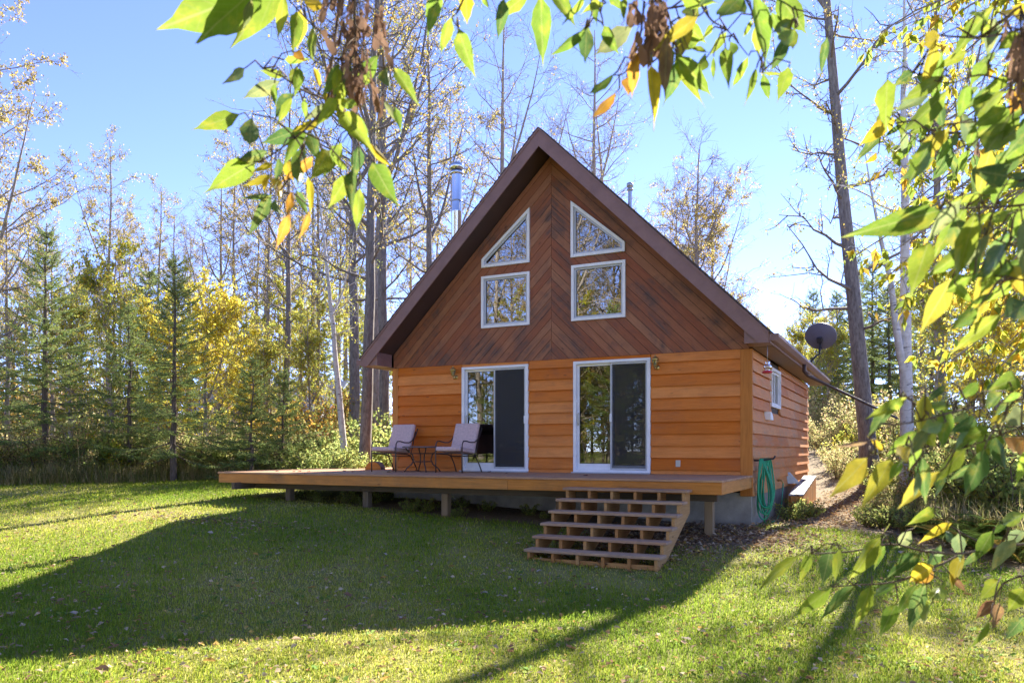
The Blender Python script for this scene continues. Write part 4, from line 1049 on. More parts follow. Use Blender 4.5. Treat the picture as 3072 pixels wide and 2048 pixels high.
# the wood behind the photographer, which the panes mirror
def behind(lst, label, group):
    for (k, x, y, H) in lst:
        x += rng.uniform(-1, 1); y += rng.uniform(-1, 1); tree(k, 0, 0, H*rng.uniform(.9, 1.1), rng.uniform(0, 6.28), label, group, base=Vector((x, y, gz(x, y))))
behind([('p1', -14, -27, 17), ('p8', -9, -31, 18), ('p1', -4, -28, 17), ('p1', 1, -33, 18), ('p8', -18, -33, 18), ('p1', -12, -38, 18), ('p1', -6, -40, 17), ('p8', 5, -30, 17), ('p1', 10, -34, 17), ('p1', -24, -28, 17), ('p6', -10, -34, 14),
        ('p6', -2, -37, 13), ('p6', -16, -36, 13), ('p6', 4, -37, 13), ('p6', -22, -36, 13), ('p6', -6, -30, 10), ('p8', -2, -44, 19), ('p8', -14, -46, 19), ('p6', -20, -42, 14)], 'poplar behind the photographer seen only mirrored in the cabin glass', 'trees mirrored in the windows')
behind([('p8', -15+i*1.35, -22-(i*5 % 7), 18) for i in range(11)], 'tall poplar behind the photographer, mirrored in the gable panes', 'trees mirrored in the windows')
behind([('s1', -8, -26, 8), ('s1', -13, -24, 8), ('s1', -18, -27, 8), ('s1', -3, -31, 9), ('s1', 3, -33, 8), ('s1', -24, -32, 9), ('s1', -11, -29, 10), ('s1', 8, -30, 8)], 'spruce behind the photographer seen only mirrored in the cabin glass', 'trees mirrored in the windows')

behind([(['p4', 'p6', 'p8', 'p4', 's1', 'p6'][i % 6], -27+i*1.15, -20.5-(i*7 % 11)*.7-(3 if i > 26 else 0), [11, 9, 15, 9, 8, 10][i % 6]) for i in range(46)], 'golden leafy tree added behind the photographer for warm bounce, mirrored in the cabin glass', 'trees mirrored in the windows')  # closer golden row, added to bounce warm light onto the shaded front wall
behind([('lm', -9+i*1.6, -25.5-(i*7 % 5), 7.5) for i in range(12)]+[('p6', -20+i*2.2, -29-(i*5 % 4), 9) for i in range(12)], 'leafy tree behind the photographer seen only mirrored in the cabin glass', 'trees mirrored in the windows')
# ------------------------------------------------------------------ shrubs and ferns
G['h1'] = grow_shrub(41, 1.6, .9, 16, 2600, .085, 'green')
G['h2'] = grow_shrub(42, 1.5, 1.0, 16, 2200, .075, 'brush')
G['h3'] = grow_shrub(43, 1.3, .8, 14, 2000, .08, 'lime')
G['h4'] = grow_shrub(44, 2.6, 1.2, 16, 3600, .08, 'orange')
G['h5'] = grow_shrub(45, .55, .45, 14, 700, .07, 'green', .45)
G['h6'] = grow_shrub(46, 1.9, 1.1, 18, 3000, .07, 'brush')
def shrub(k, p, s, label, group=None, name='shrub'):
    return plant(name, G[k], p, rng.uniform(0, 6.28), (s*rng.uniform(.9, 1.15), s*rng.uniform(.9, 1.15), s), HP, label, 'shrub' if name == 'shrub' else 'plant', group)
xs = list(np.linspace(-110, 860, 44))
for i, px in enumerate(xs):
    d = np.interp(px, [-110, 0, 500, 650, 860], [19.3, 20.4, 22.6, 22.2, 21.2])+rng.uniform(-.2, 1.2)
    shrub(['h1', 'h3', 'h2', 'h1', 'h6'][i % 5], spot(px, d), rng.uniform(.7, 1.05), which(['Low green', 'Low lime', 'Low tan', 'Dark green', 'Tall tan'][i % 5].lower()+' lawn-edge shrub', px), 'thicket along the left lawn edge')
for i, px in enumerate(np.linspace(-130, 900, 34)):
    d = np.interp(px, [-110, 0, 500, 650, 860], [22.5, 23, 25, 25, 24])+rng.uniform(-.5, 2.5)
    shrub(['h6', 'h3', 'h1', 'h2'][i % 4], spot(px, d), rng.uniform(.7, 1.1), which(['tall tan', 'tall lime', 'tall green', 'wide tan'][i % 4]+' second-row shrub', px, 1), 'second row of the left thicket')
for i, px in enumerate(np.linspace(-130, 780, 30)):
    shrub(['h3', 'h6', 'h4', 'h3', 'h1'][i % 5], spot(px, 42+rng.uniform(-3, 9)), rng.uniform(1.9, 2.9), which(['lime', 'tan', 'orange', 'yellowish', 'green'][i % 5]+' bush far back', px, 1), 'bushes far back in the left wood')
shrub('h4', spot(742, 25), 1.25, 'orange-leaved shrub left of the leaning birch')
shrub('h4', spot(715, 28), 1.2, 'orange shrub right beside the neighbour building')
for px, d, s in ((760, 19.3, .8), (790, 18.6, .65), (815, 18.4, .6), (735, 20, .8), (700, 20.6, .8), (880, 20.5, 1.0), (860, 22, 1.3), (900, 24, 1.4)):
    shrub('h1', spot(px, d), s, which('dark green shrub at the poplar feet', px), 'green shrubs behind the deck')
for i, (px, d, s) in enumerate(((1885, 29, .7), (1915, 28, .7), (1950, 28, 1.0), (1970, 29, 1.1), (1868, 33, 1.2), (1925, 32, 1.2), (1850, 36, 1.4), (2040, 24, 1.0), (2025, 27, 1.2), (1980, 33, 1.5), (1890, 36, 1.5), (1940, 38, 1.6), (1870, 42, 1.7))):
    shrub(['h6', 'h2', 'h6', 'h3'][i % 4], spot(px, d), s, which(['tall golden', 'low golden', 'broad golden', 'lime'][i % 4]+' brush', px, 1), 'golden brush right of the cabin')
for i, (px, d, s) in enumerate(((2060, 17, .7), (2110, 16, .8), (2150, 15, .9), (2200, 15, 1.0), (2250, 14, 1.0), (2300, 14, 1.1), (2350, 13, 1.1), (2120, 19, 1.1), (2190, 19, 1.3), (2260, 18, 1.4), (2330, 17, 1.4), (2410, 14, 1.3), (2380, 18, 1.5), (2060, 20, .9), (2150, 23, 1.4))):
    shrub(['h1', 'h3', 'h1', 'h6'][i % 4], spot(px, d), s, which(['green', 'lime', 'dark green', 'tan'][i % 4]+' right-wood undergrowth shrub', px), 'undergrowth in the right wood')
for i, (x, y, s) in enumerate(((7.75, 1.5, .75), (7.95, 1.95, .85), (7.75, 2.45, .8), (8.05, 2.75, .6))):
    shrub('h5', Vector((x, y, gz(x, y)-.02)), s, 'low leafy plant against the foundation below the side window', 'plants along the side wall', 'foundation_plant')
for i, (x, y, s) in enumerate(((9.5, 2.2, .5), (9.3, 4.0, .5), (9.7, 5.4, .6), (9.4, 7.0, .5), (9.8, 8.2, .7), (9.5, 9.6, .6), (10.0, 11, .8), (9.6, 12.4, .7), (7.9, 10.6, .6), (7.8, 12.2, .8), (8.0, 14, .9), (10.2, 13.6, .9), (9.9, 3.2, .7), (10.3, 6.4, .8), (9.2, 15.5, .9), (8.4, 16.5, 1.0), (10.4, 9.6, .9))):
    shrub(['h2', 'h3', 'h6'][i % 3], Vector((x, y, gz(x, y)-.03)), s, ['tan', 'lime', 'golden'][i % 3]+' low brush beside the leafy path, '+['first', 'second', 'third', 'fourth', 'fifth', 'sixth'][i//3]+' from the lawn', 'brush along the path')
for i, (px, d) in enumerate(((1995, 13.6), (2030, 13.2), (2060, 13.4), (2015, 14.5), (2095, 12.6), (2045, 15), (2130, 12.4), (2075, 14.2))):
    shrub('h5', spot(px, d), rng.uniform(.7, 1.1), which('low green ground plant', px), 'low plants under the birch', 'ground_plant')
for i in range(26):
    x = rng.uniform(-1.6, 4.2); y = rng.uniform(-2.0, -.6)
    shrub('h5', Vector((x, y, gz(x, y)-.02)), rng.uniform(.28, .55), 'small weed growing in the dark under the deck', 'weeds under the deck', 'weed')

def fern_mesh(seed):
    rg = np.random.default_rng(seed); g = Geo()
    for f in range(11):
        az = f*2.4+rg.uniform(-.3, .3); L = rg.uniform(.55, .85); d = np.array([math.cos(az), math.sin(az), 0]); sd = np.array([-d[1], d[0], 0]); m = np.linspace(0, 1, 12)[:, None]
        Q = d*L*m**1.1+np.array([0, 0, 1])*L*(.95*m-.62*m**2.2); g.tube(Q, .005*(1-.8*m[:, 0])+.001, 3); g.C.append(np.tile([.12, .13, .03], (36, 1)))
        base = np.array([.10, .155, .035])*rg.uniform(.8, 1.5) if rg.random() < .8 else np.array([.40, .27, .06])
        for i in range(2, 30):
            t = i/30; c = lerp(Q, t); w = .20*L*math.sin(math.pi*min(1, .12+t*.9))**.9
            for s in (-1, 1):
                e = unit(sd*s+d*.35+np.array([0, 0, -.12])); n_ = d*.017*L*1.6
                g.add([c-n_*.6, c+e*w*.5+n_*.9, c+e*w, c+e*w*.5-n_*.8], T_=[[0, 1, 2], [0, 2, 3]], C=np.tile(base*rg.uniform(.85, 1.2), (4, 1)))
    return g.mesh('fronds', M_LEAF)
FM = [fern_mesh(5), fern_mesh(6)]
for i, (px, d, s) in enumerate(((2175, 11.4, .9), (2215, 11.0, 1.0), (2255, 10.6, 1.0), (2300, 10.2, 1.1), (2345, 9.8, 1.1), (2200, 12.4, 1.0), (2245, 12, 1.1), (2295, 11.6, 1.2), (2350, 11.2, 1.2), (2140, 12.2, .8), (2105, 13.2, .8), (2395, 10.4, 1.2), (2410, 12, 1.3), (2160, 13.6, .9), (2325, 13, 1.2))):
    p = spot(px, d); o = obj('fern', FM[i % 2], None, None, p, (rng.uniform(-.1, .1), rng.uniform(-.1, .1), rng.uniform(0, 6.28)), label=which(['wide', 'arching'][i % 2]+' green fern in the undergrowth', px), cat='fern', group='ferns right of the lawn'); o.scale = (s, s, s)

# ------------------------------------------------------------------ neighbour building behind the left spruces
def neighbour():
    o = spot(645, 43); n = empty('neighbour_house', o, R(18), label='pale house with blue-grey metal roof behind the small spruces', cat='house')
    MB().box(-3.4, 3.4, -2.6, 2.6, -.3, 2.5).build('wall', M_NWALL, n)
    rf_ = MB(); 
    for s in (-1, 1):
        P = [(-3.9, 0), (3.9, 0)]
        rf_.poly([(-3.9, s*3.1, 2.35), (3.9, s*3.1, 2.35), (3.9, 0, 4.1), (-3.9, 0, 4.1), (-3.9, s*3.1, 2.25), (3.9, s*3.1, 2.25), (3.9, 0, 4.0), (-3.9, 0, 4.0)],
                 [(0, 1, 2, 3) if s < 0 else (3, 2, 1, 0), (4, 7, 6, 5) if s < 0 else (5, 6, 7, 4), (0, 4, 5, 1), (1, 5, 6, 2), (3, 7, 4, 0)])
    r_ = rf_.build('roof', M_ROOFM, n)
    for x in (-3.42, 3.30):
        g_ = MB(); g_.poly([(x, -2.6, 2.5), (x, 2.6, 2.5), (x, 0, 4.0), (x+.12, -2.6, 2.5), (x+.12, 2.6, 2.5), (x+.12, 0, 4.0)], [(0, 2, 1), (3, 4, 5), (0, 1, 4, 3), (1, 2, 5, 4), (2, 0, 3, 5)])
        g_.build('gable', M_LOG, n)
    for x in (-2.2, 0, 2.2):
        w_ = MB().ring([(x-.5, .9), (x+.5, .9), (x+.5, 2.0), (x-.5, 2.0)], [(x-.42, .98), (x+.42, .98), (x+.42, 1.92), (x-.42, 1.92)], -2.66, -2.58).build('window', M_WHITE, n)
        MB().prism([(x-.42, .98), (x+.42, .98), (x+.42, 1.92), (x-.42, 1.92)], -2.63, -2.615).build('pane', M_DARKIN, w_)
    MB().box(3.55, 7.5, -2.2, -2.0, .95, 1.10).build('porch_rail', M_WHITE, n)
    MB().box(3.45, 7.6, -2.3, 2.0, 2.05, 2.2).build('porch_roof', M_WHITE, n)
    for x in (5.0, 7.3): MB().box(x, x+.12, -2.15, -2.03, -.3, 2.05).build('porch_post', M_WHITE, n)
neighbour()

# ------------------------------------------------------------------ grass, tall grass, litter
def build_grass():
    rg = np.random.default_rng(1); N = 420000
    d = 3.2*(27/3.2)**(rg.random(N)**.86); l = d*rg.uniform(-.92, .92, N)
    xy = CAM[:2]+d[:, None]*FW+l[:, None]*RT; x, y = xy[:, 0], xy[:, 1]
    mk = lawn_mask(x, y); deckz = (x > -2.3) & (x < 7.2) & (y > -1.9) & (y < 8.5)
    wear = np.exp(-(((x-6.0)/1.3)**2+((y+4.75)/.55)**2)); keep = (rg.random(N) < mk**1.5*(1-.6*wear)) & ~(deckz & (rg.random(N) < .93)); x, y, d = x[keep], y[keep], d[keep]; n = len(x); z = ground_z(x, y)-.004
    cl = np.sin(x*7.3+2*np.sin(y*5.1))*np.sin(y*6.7+1.7*np.sin(x*4.3)); patch = .5+.22*cl+.38*np.sin(x*.9+1.3*np.sin(y*.7))+.25*np.sin(y*1.3+x*.5)+.25*np.sin(x*3.1+y*2.3+np.sin(x*2))*.6+rg.normal(0, .16, n)
    h = rg.uniform(.018, .046, n)*(1+.45*np.clip(patch, -1, 1)+.30*cl)*np.interp(d, [4, 20], [1, 1.35]); w = rg.uniform(.0022, .004, n)*np.interp(d, [4, 12, 27], [1, 1.9, 3.6])
    az = rg.uniform(0, 6.28, n); ln = rg.uniform(.15, .95, n)*h
    dx, dy = np.cos(az), np.sin(az); px, py = -dy*w, dx*w
    V = np.stack([np.stack([x-px, y-py, z], 1), np.stack([x+px, y+py, z], 1), np.stack([x+dx*ln*.35+px*.7, y+dy*ln*.35+py*.7, z+h*.62], 1), np.stack([x+dx*ln*.35-px*.7, y+dy*ln*.35-py*.7, z+h*.62], 1), np.stack([x+dx*ln, y+dy*ln, z+h], 1)], 1)
    i = np.arange(n)[:, None]*5
    gcol = np.array([[.19, .30, .025], [.28, .385, .03], [.43, .45, .045], [.60, .53, .14], [.68, .59, .28]])
    q = np.clip(2.3-2.3*(patch-.15)+rg.normal(0, .75, n), 0, 4)*.9; q = np.clip(q, 0, 4); a = np.floor(q).astype(int); a = np.minimum(a, 3); f = (q-a)[:, None]
    c = (gcol[a]*(1-f)+gcol[a+1]*f)*rg.uniform(.75, 1.25, (n, 1))
    me = np_mesh('lawn_grass', V.reshape(-1, 3), tris=i+[[2, 3, 4]], quads=i+[[0, 1, 2, 3]], col=np.repeat(c, 5, 0), mat=M_BLADE)
    obj('lawn_grass', me, label='short mown lawn grass in front of the cabin', cat='grass', kind='stuff')
build_grass()
def build_weeds():
    rg = np.random.default_rng(12); g = Geo(); n = 620; d = 4*(20/4)**rg.random(n); l = d*rg.uniform(-.85, .85, n); xy = CAM[:2]+d[:, None]*FW+l[:, None]*RT
    xy = xy+rg.normal(0, .25, (n, 2)); k = (lawn_mask(xy[:, 0], xy[:, 1]) > .6) & ~((xy[:, 0] > -2.3) & (xy[:, 0] < 7.2) & (xy[:, 1] > -2.0)); xy = xy[k]; n = len(xy)
    P = np.repeat(np.concatenate([xy, ground_z(xy[:, 0], xy[:, 1])[:, None]+.012], 1), 9, 0); m = len(P); az = rg.uniform(0, 6.28, m)
    D = np.stack([np.cos(az), np.sin(az), rg.uniform(.15, .8, m)], 1); P[:, :2] += rg.normal(0, .03, (m, 2)); c = np.array([[.10, .20, .03], [.15, .26, .04], [.24, .30, .05]])[rg.integers(0, 3, m)]*rg.uniform(.8, 1.2, (m, 1))
    g.leaves(P, D, rg.uniform(.025, .06, m), c, rg, .55, .4)
    obj('lawn_weeds', g.mesh('lawn_weeds', M_LEAF), label='broad-leaved weeds scattered through the lawn', cat='weeds', kind='stuff')
build_weeds()
def build_tall():
    rg = np.random.default_rng(2); px = rg.uniform(-140, 900, 34000); d = np.interp(px, [-140, 0, 500, 650, 900], [18.7, 19.5, 21.7, 21.4, 20.4])+rg.gamma(1.4, .45, len(px))-.2
    p = CAM[:2]+d[:, None]*(FW+RT*((px*1.30612-1536)/FPX)[:, None]); x, y = p[:, 0], p[:, 1]
    px2 = rg.uniform(2010, 2400, 6500); d2 = np.interp(px2, [2010, 2150, 2400], [14.6, 12.4, 9.8])+rg.gamma(1.5, .8, len(px2)); p = CAM[:2]+d2[:, None]*(FW+RT*((px2*1.30612-1536)/FPX)[:, None])
    x = np.concatenate([x, p[:, 0]]); y = np.concatenate([y, p[:, 1]]); ok = ~((x > -2.5) & (x < 7.7) & (y > -2.5) & (y < 9)); x, y = x[ok], y[ok]; n = len(x); z = ground_z(x, y)-.01
    h = rg.gamma(4, .07, n)+.06; w = rg.uniform(.004, .009, n); az = rg.uniform(0, 6.28, n); ln = rg.uniform(.1, .8, n)*h; dx, dy = np.cos(az), np.sin(az); a, b = -dy*w, dx*w
    V = np.stack([np.stack([x-a, y-b, z], 1), np.stack([x+a, y+b, z], 1), np.stack([x+dx*ln*.35+a*.7, y+dy*ln*.35+b*.7, z+h*.65], 1), np.stack([x+dx*ln*.35-a*.7, y+dy*ln*.35-b*.7, z+h*.65], 1), np.stack([x+dx*ln, y+dy*ln, z+h*rg.uniform(.7, 1, n)], 1)], 1)
    i = np.arange(n)[:, None]*5; p_ = np.array([[.18, .24, .05], [.30, .30, .06], [.46, .37, .14], [.54, .42, .20]]); c = p_[rg.choice(4, n, p=[.2, .25, .3, .25])]*rg.uniform(.7, 1.25, (n, 1))
    obj('tall_grass', np_mesh('tall_grass', V.reshape(-1, 3), tris=i+[[2, 3, 4]], quads=i+[[0, 1, 2, 3]], col=np.repeat(c, 5, 0), mat=M_BLADE), label='uncut tall grass along the wood edges', cat='grass', kind='stuff')
build_tall()
def litter_leaves(g, x, y, lift, size, cols, rg):
    n = len(x); z = ground_z(x, y)+lift; P = np.stack([x, y, z], 1); az = rg.uniform(0, 6.28, n); D = np.stack([np.cos(az), np.sin(az), rg.uniform(-.15, .5, n)], 1); D = unit(D)
    nr = unit(np.array([0, 0, 1.])+rg.normal(0, .38, (n, 3))); sd = unit(np.cross(nr, D)); L = size[:, None]; m = P+D*L*.45; up = nr*L*.22
    V = np.stack([P, m+sd*L*.33+up, P+D*L, m-sd*L*.33+up], 1); i = np.arange(n)[:, None]*4
    g.add(V, T_=np.concatenate([i+[[0, 1, 2]], i+[[0, 2, 3]]]), C=np.repeat(cols, 4, 0))
def build_litter():
    rg = np.random.default_rng(3); g = Geo()
    lc = np.array([[.40, .28, .17], [.50, .38, .24], [.24, .14, .08], [.44, .25, .11], [.54, .43, .29], [.52, .36, .10]])
    # thin scatter on the lawn
    n = 7000; d = 4*(24/4)**rg.random(n); l = d*rg.uniform(-.85, .85, n); xy = CAM[:2]+d[:, None]*FW+l[:, None]*RT; k = (lawn_mask(xy[:, 0], xy[:, 1]) > .4) & ~((xy[:, 0] > -2.3) & (xy[:, 0] < 7.2) & (xy[:, 1] > -2.2) & (xy[:, 1] < 8.5)); xy = xy[k]; n = len(xy)
    litter_leaves(g, xy[:, 0], xy[:, 1], .02+rg.random(n)*.02, rg.uniform(.025, .065, n), lc[rg.integers(0, 6, n)]*rg.uniform(.7, 1.25, (n, 1)), rg)
    # drift line by the left shadow edge, heap beside the steps, litter on the path and in the woods
    def blob(n, cx, cy, sx, sy, dark=1., rot=0.):
        a, b = rg.normal(0, sx, n), rg.normal(0, sy, n); x = cx+a*math.cos(rot)-b*math.sin(rot); y = cy+a*math.sin(rot)+b*math.cos(rot)
        k = ~((x > .0) & (x < 7.35) & (y > .02) & (y < 8.4)); x, y = x[k], y[k]; n = len(x)
        litter_leaves(g, x, y, .005+rg.random(n)*.05, rg.uniform(.035, .085, n), lc[rg.choice(6, n, p=[.2, .2, .25, .15, .12, .08])]*rg.uniform(.6, 1.2, (n, 1))*dark, rg)
    p = spot(515, 12.4); blob(170, p.x, p.y, .9, .18, 1.1, R(10)); p = spot(420, 13.0); blob(60, p.x, p.y, .8, .15, 1.1, R(10))
    blob(2600, 6.9, -1.9, .75, .8, .9); blob(800, 5.9, -2.9, .5, .5, .8); blob(700, 7.7, -1.2, .5, .7, 1.1)
    for x, y in ((8.3, 1.2), (8.5, 2.6), (8.6, 4), (8.7, 5.6), (8.8, 7.2), (8.9, 9), (8.9, 11), (9.0, 13.5)): blob(520, x, y, .55, .75, 1.25)
    for x, y in ((9.8, 1.2), (10.4, 3), (10.6, -.6), (11.6, -2.6), (12, 1), (11.4, 4.5), (10.4, 6.5), (12.8, -4.2)): blob(420, x, y, .8, .8, 1.05)
    obj('leaf_litter', g.mesh('leaf_litter', M_LITTER), label='dry fallen leaf litter on the path and lawn', cat='leaves', kind='stuff')
build_litter()
# the bigger fallen leaves on the lawn, one by one
def dry_leaf_mesh(seed):
    rg = random.Random(seed); rim = [(.0, 0), (.2, .26), (.48, .34), (.78, .2), (1.05, 0), (.78, -.2), (.48, -.34), (.2, -.26)]
    v = [(x+rg.uniform(-.04, .04), y*rg.uniform(.8, 1.2), abs(y)*rg.uniform(.3, .8)) for x, y in rim]+[(.3, 0, .0), (.7, 0, -.03)]
    f = [(0, 8, 1), (1, 8, 9, 2), (2, 9, 3), (3, 9, 4), (0, 7, 8), (7, 6, 9, 8), (6, 5, 9), (5, 4, 9)]
    me = bpy.data.meshes.new('fallen_leaf'); me.from_pydata(v, [], f); me.update(); me.materials.append(M_DRYLEAF); return me
DLM = [dry_leaf_mesh(i) for i in range(4)]; rg = random.Random(8)
cols = [(.42, .30, .20), (.50, .42, .34), (.34, .19, .09), (.26, .15, .09), (.50, .30, .08)]
cnt = 0
while cnt < 150:
    px, d = rg.uniform(0, 2352), rg.uniform(4.6, 11.5); p = spot(px, d)
    if lawn_mask(p.x, p.y) < .5 or (p.x > -2.4 and p.x < 7.3 and p.y > -2.5): continue
    shade = px < 1500
    o = obj('fallen_leaf', DLM[cnt % 4], None, None, (p.x, p.y, p.z+.03), (rg.uniform(-.3, .3), rg.uniform(-.3, .3), rg.uniform(0, 6.28)),
            label='curled dry leaf', cat='leaf', group='fallen leaves on the lawn')
    ci = rg.randrange(5); o['label'] = ['tan', 'pale', 'rust', 'brown', 'golden'][ci]+' curled dry leaf on the '+('sunny strip of lawn nearest the camera' if d < 5.6 else 'lawn right of the steps' if px > 1500 else 'shaded lawn before the steps' if px > 900 else 'shaded lawn at the left')
    s = rg.uniform(.055, .10); o.scale = (s, s, s); o.color = (*cols[ci], 1); cnt += 1
for i, (x, y) in enumerate(((-.9, -1.9), (-.75, -1.8), (-1.3, -2.0), (.2, -1.6), (.9, -1.5), (3.3, -1.2), (5.0, -1.6), (1.4, -1.1), (-.3, -1.3), (-.85, -2.05), (2.6, -.5), (.75, -.3))):
    o = obj('fallen_leaf', DLM[i % 4], None, None, (x, y, .014), (0, 0, i*1.7), label='dark dry leaf lying on the deck boards', cat='leaf', group='fallen leaves on the deck'); o.scale = (.08,)*3; o.color = (.14, .08, .06, 1)

# ------------------------------------------------------------------ the boxelder the photograph is taken under
def big_leaf_mesh(seed):                 # leaflet of unit length along x, folded on its midrib and arched
    rg = random.Random(seed); t_ = [0, .09, .22, .38, .55, .72, .87, 1.0]; hw = [.004, .12, .205, .235, .20, .125, .045, .0]
    fold, arch, tw = rg.uniform(.10, .55), rg.uniform(-.05, .30), rg.uniform(-.5, .5); v = []; f = []
    for i, (t, h) in enumerate(zip(t_, hw)):
        a = tw*t; z0 = -arch*t*t
        for s in (-1, -.5, 0, .5, 1):
            y = s*h*(1+(rg.uniform(-.10, .16) if abs(s) == 1 and 0 < i < 7 else 0)); z = z0+abs(y)*fold+.02*math.sin(9*t+s*2+seed)
            x = t+(.035 if abs(s) == 1 and i % 2 else 0)
            v.append((x, y*math.cos(a)-(z-z0)*math.sin(a), z0+y*math.sin(a)+(z-z0)*math.cos(a)))
    for i in range(7):
        for j in range(4):
            a = i*5+j; f.append((a, a+5, a+6, a+1))
    b = len(v); v += [(-.30, 0, -.02), (-.30, .012, -.02), (.02, .012, .006), (.02, -.008, .006)]; f.append((b, b+1, b+2, b+3))
    me = bpy.data.meshes.new('leaf'); me.from_pydata(v, [], f); me.polygons.foreach_set('use_smooth', [True]*len(f)); me.update(); me.materials.append(M_FGLEAF); return me
BLM = [big_leaf_mesh(i) for i in range(9)]
def samara_mesh(seed):
    rg = random.Random(seed); v = [(0, -.05, 0), (.05, .09, .05), (.22, .10, .06), (.30, .05, .02), (.55, .17, .03), (.85, .17, -.02), (1, .06, .03), (.9, -.06, .05), (.6, -.08, .02), (.3, -.05, .0), (.22, -.09, .05), (.05, -.09, .05), (.12, 0, .10), (.6, .04, .06)]
    v = [(x, y*1.1, z+rg.uniform(-.03, .03)) for x, y, z in v]
    f = [(0, 12, 1), (1, 12, 2), (2, 12, 3), (3, 12, 9), (9, 12, 10), (10, 12, 11), (11, 12, 0), (3, 13, 4), (4, 13, 5), (5, 13, 6), (6, 13, 7), (7, 13, 8), (8, 13, 9), (9, 13, 3)]
    me = bpy.data.meshes.new('seed_wing'); me.from_pydata(v, [], f); me.polygons.foreach_set('use_smooth', [True]*len(f)); me.update(); me.materials.append(M_SEED); return me
M_SEED = leaf_mat('dry_samara', .3, .8, True, .0, False)
SAM = [samara_mesh(i) for i in range(3)]
FG = {'g': (.115, .20, .018), 'h': (.19, .265, .02), 'd': (.065, .13, .025), 'y': (.44, .33, .015), 'o': (.46, .20, .02), 'b': (.20, .095, .04), 's': (.15, .20, .07), 'v': (.16, .10, .06), 'm': (.30, .26, .02)}
frg = random.Random(99)
tx = spot(0, 0)
tb_ = Vector((CAM[0], CAM[1], 0))+Vector((*(RT*3.1+FW*2.0), 0)); tb_.z = gz(tb_.x, tb_.y)
box = empty('boxelder_tree', tb_, label='boxelder with green and yellow leaves framing the picture close to the camera', cat='tree')
binv = T(*(-tb_))
def cam_pt(l, d, z): p = CAM[:2]+FW*d+RT*l; return Vector((p[0], p[1], CAM[2]+z))
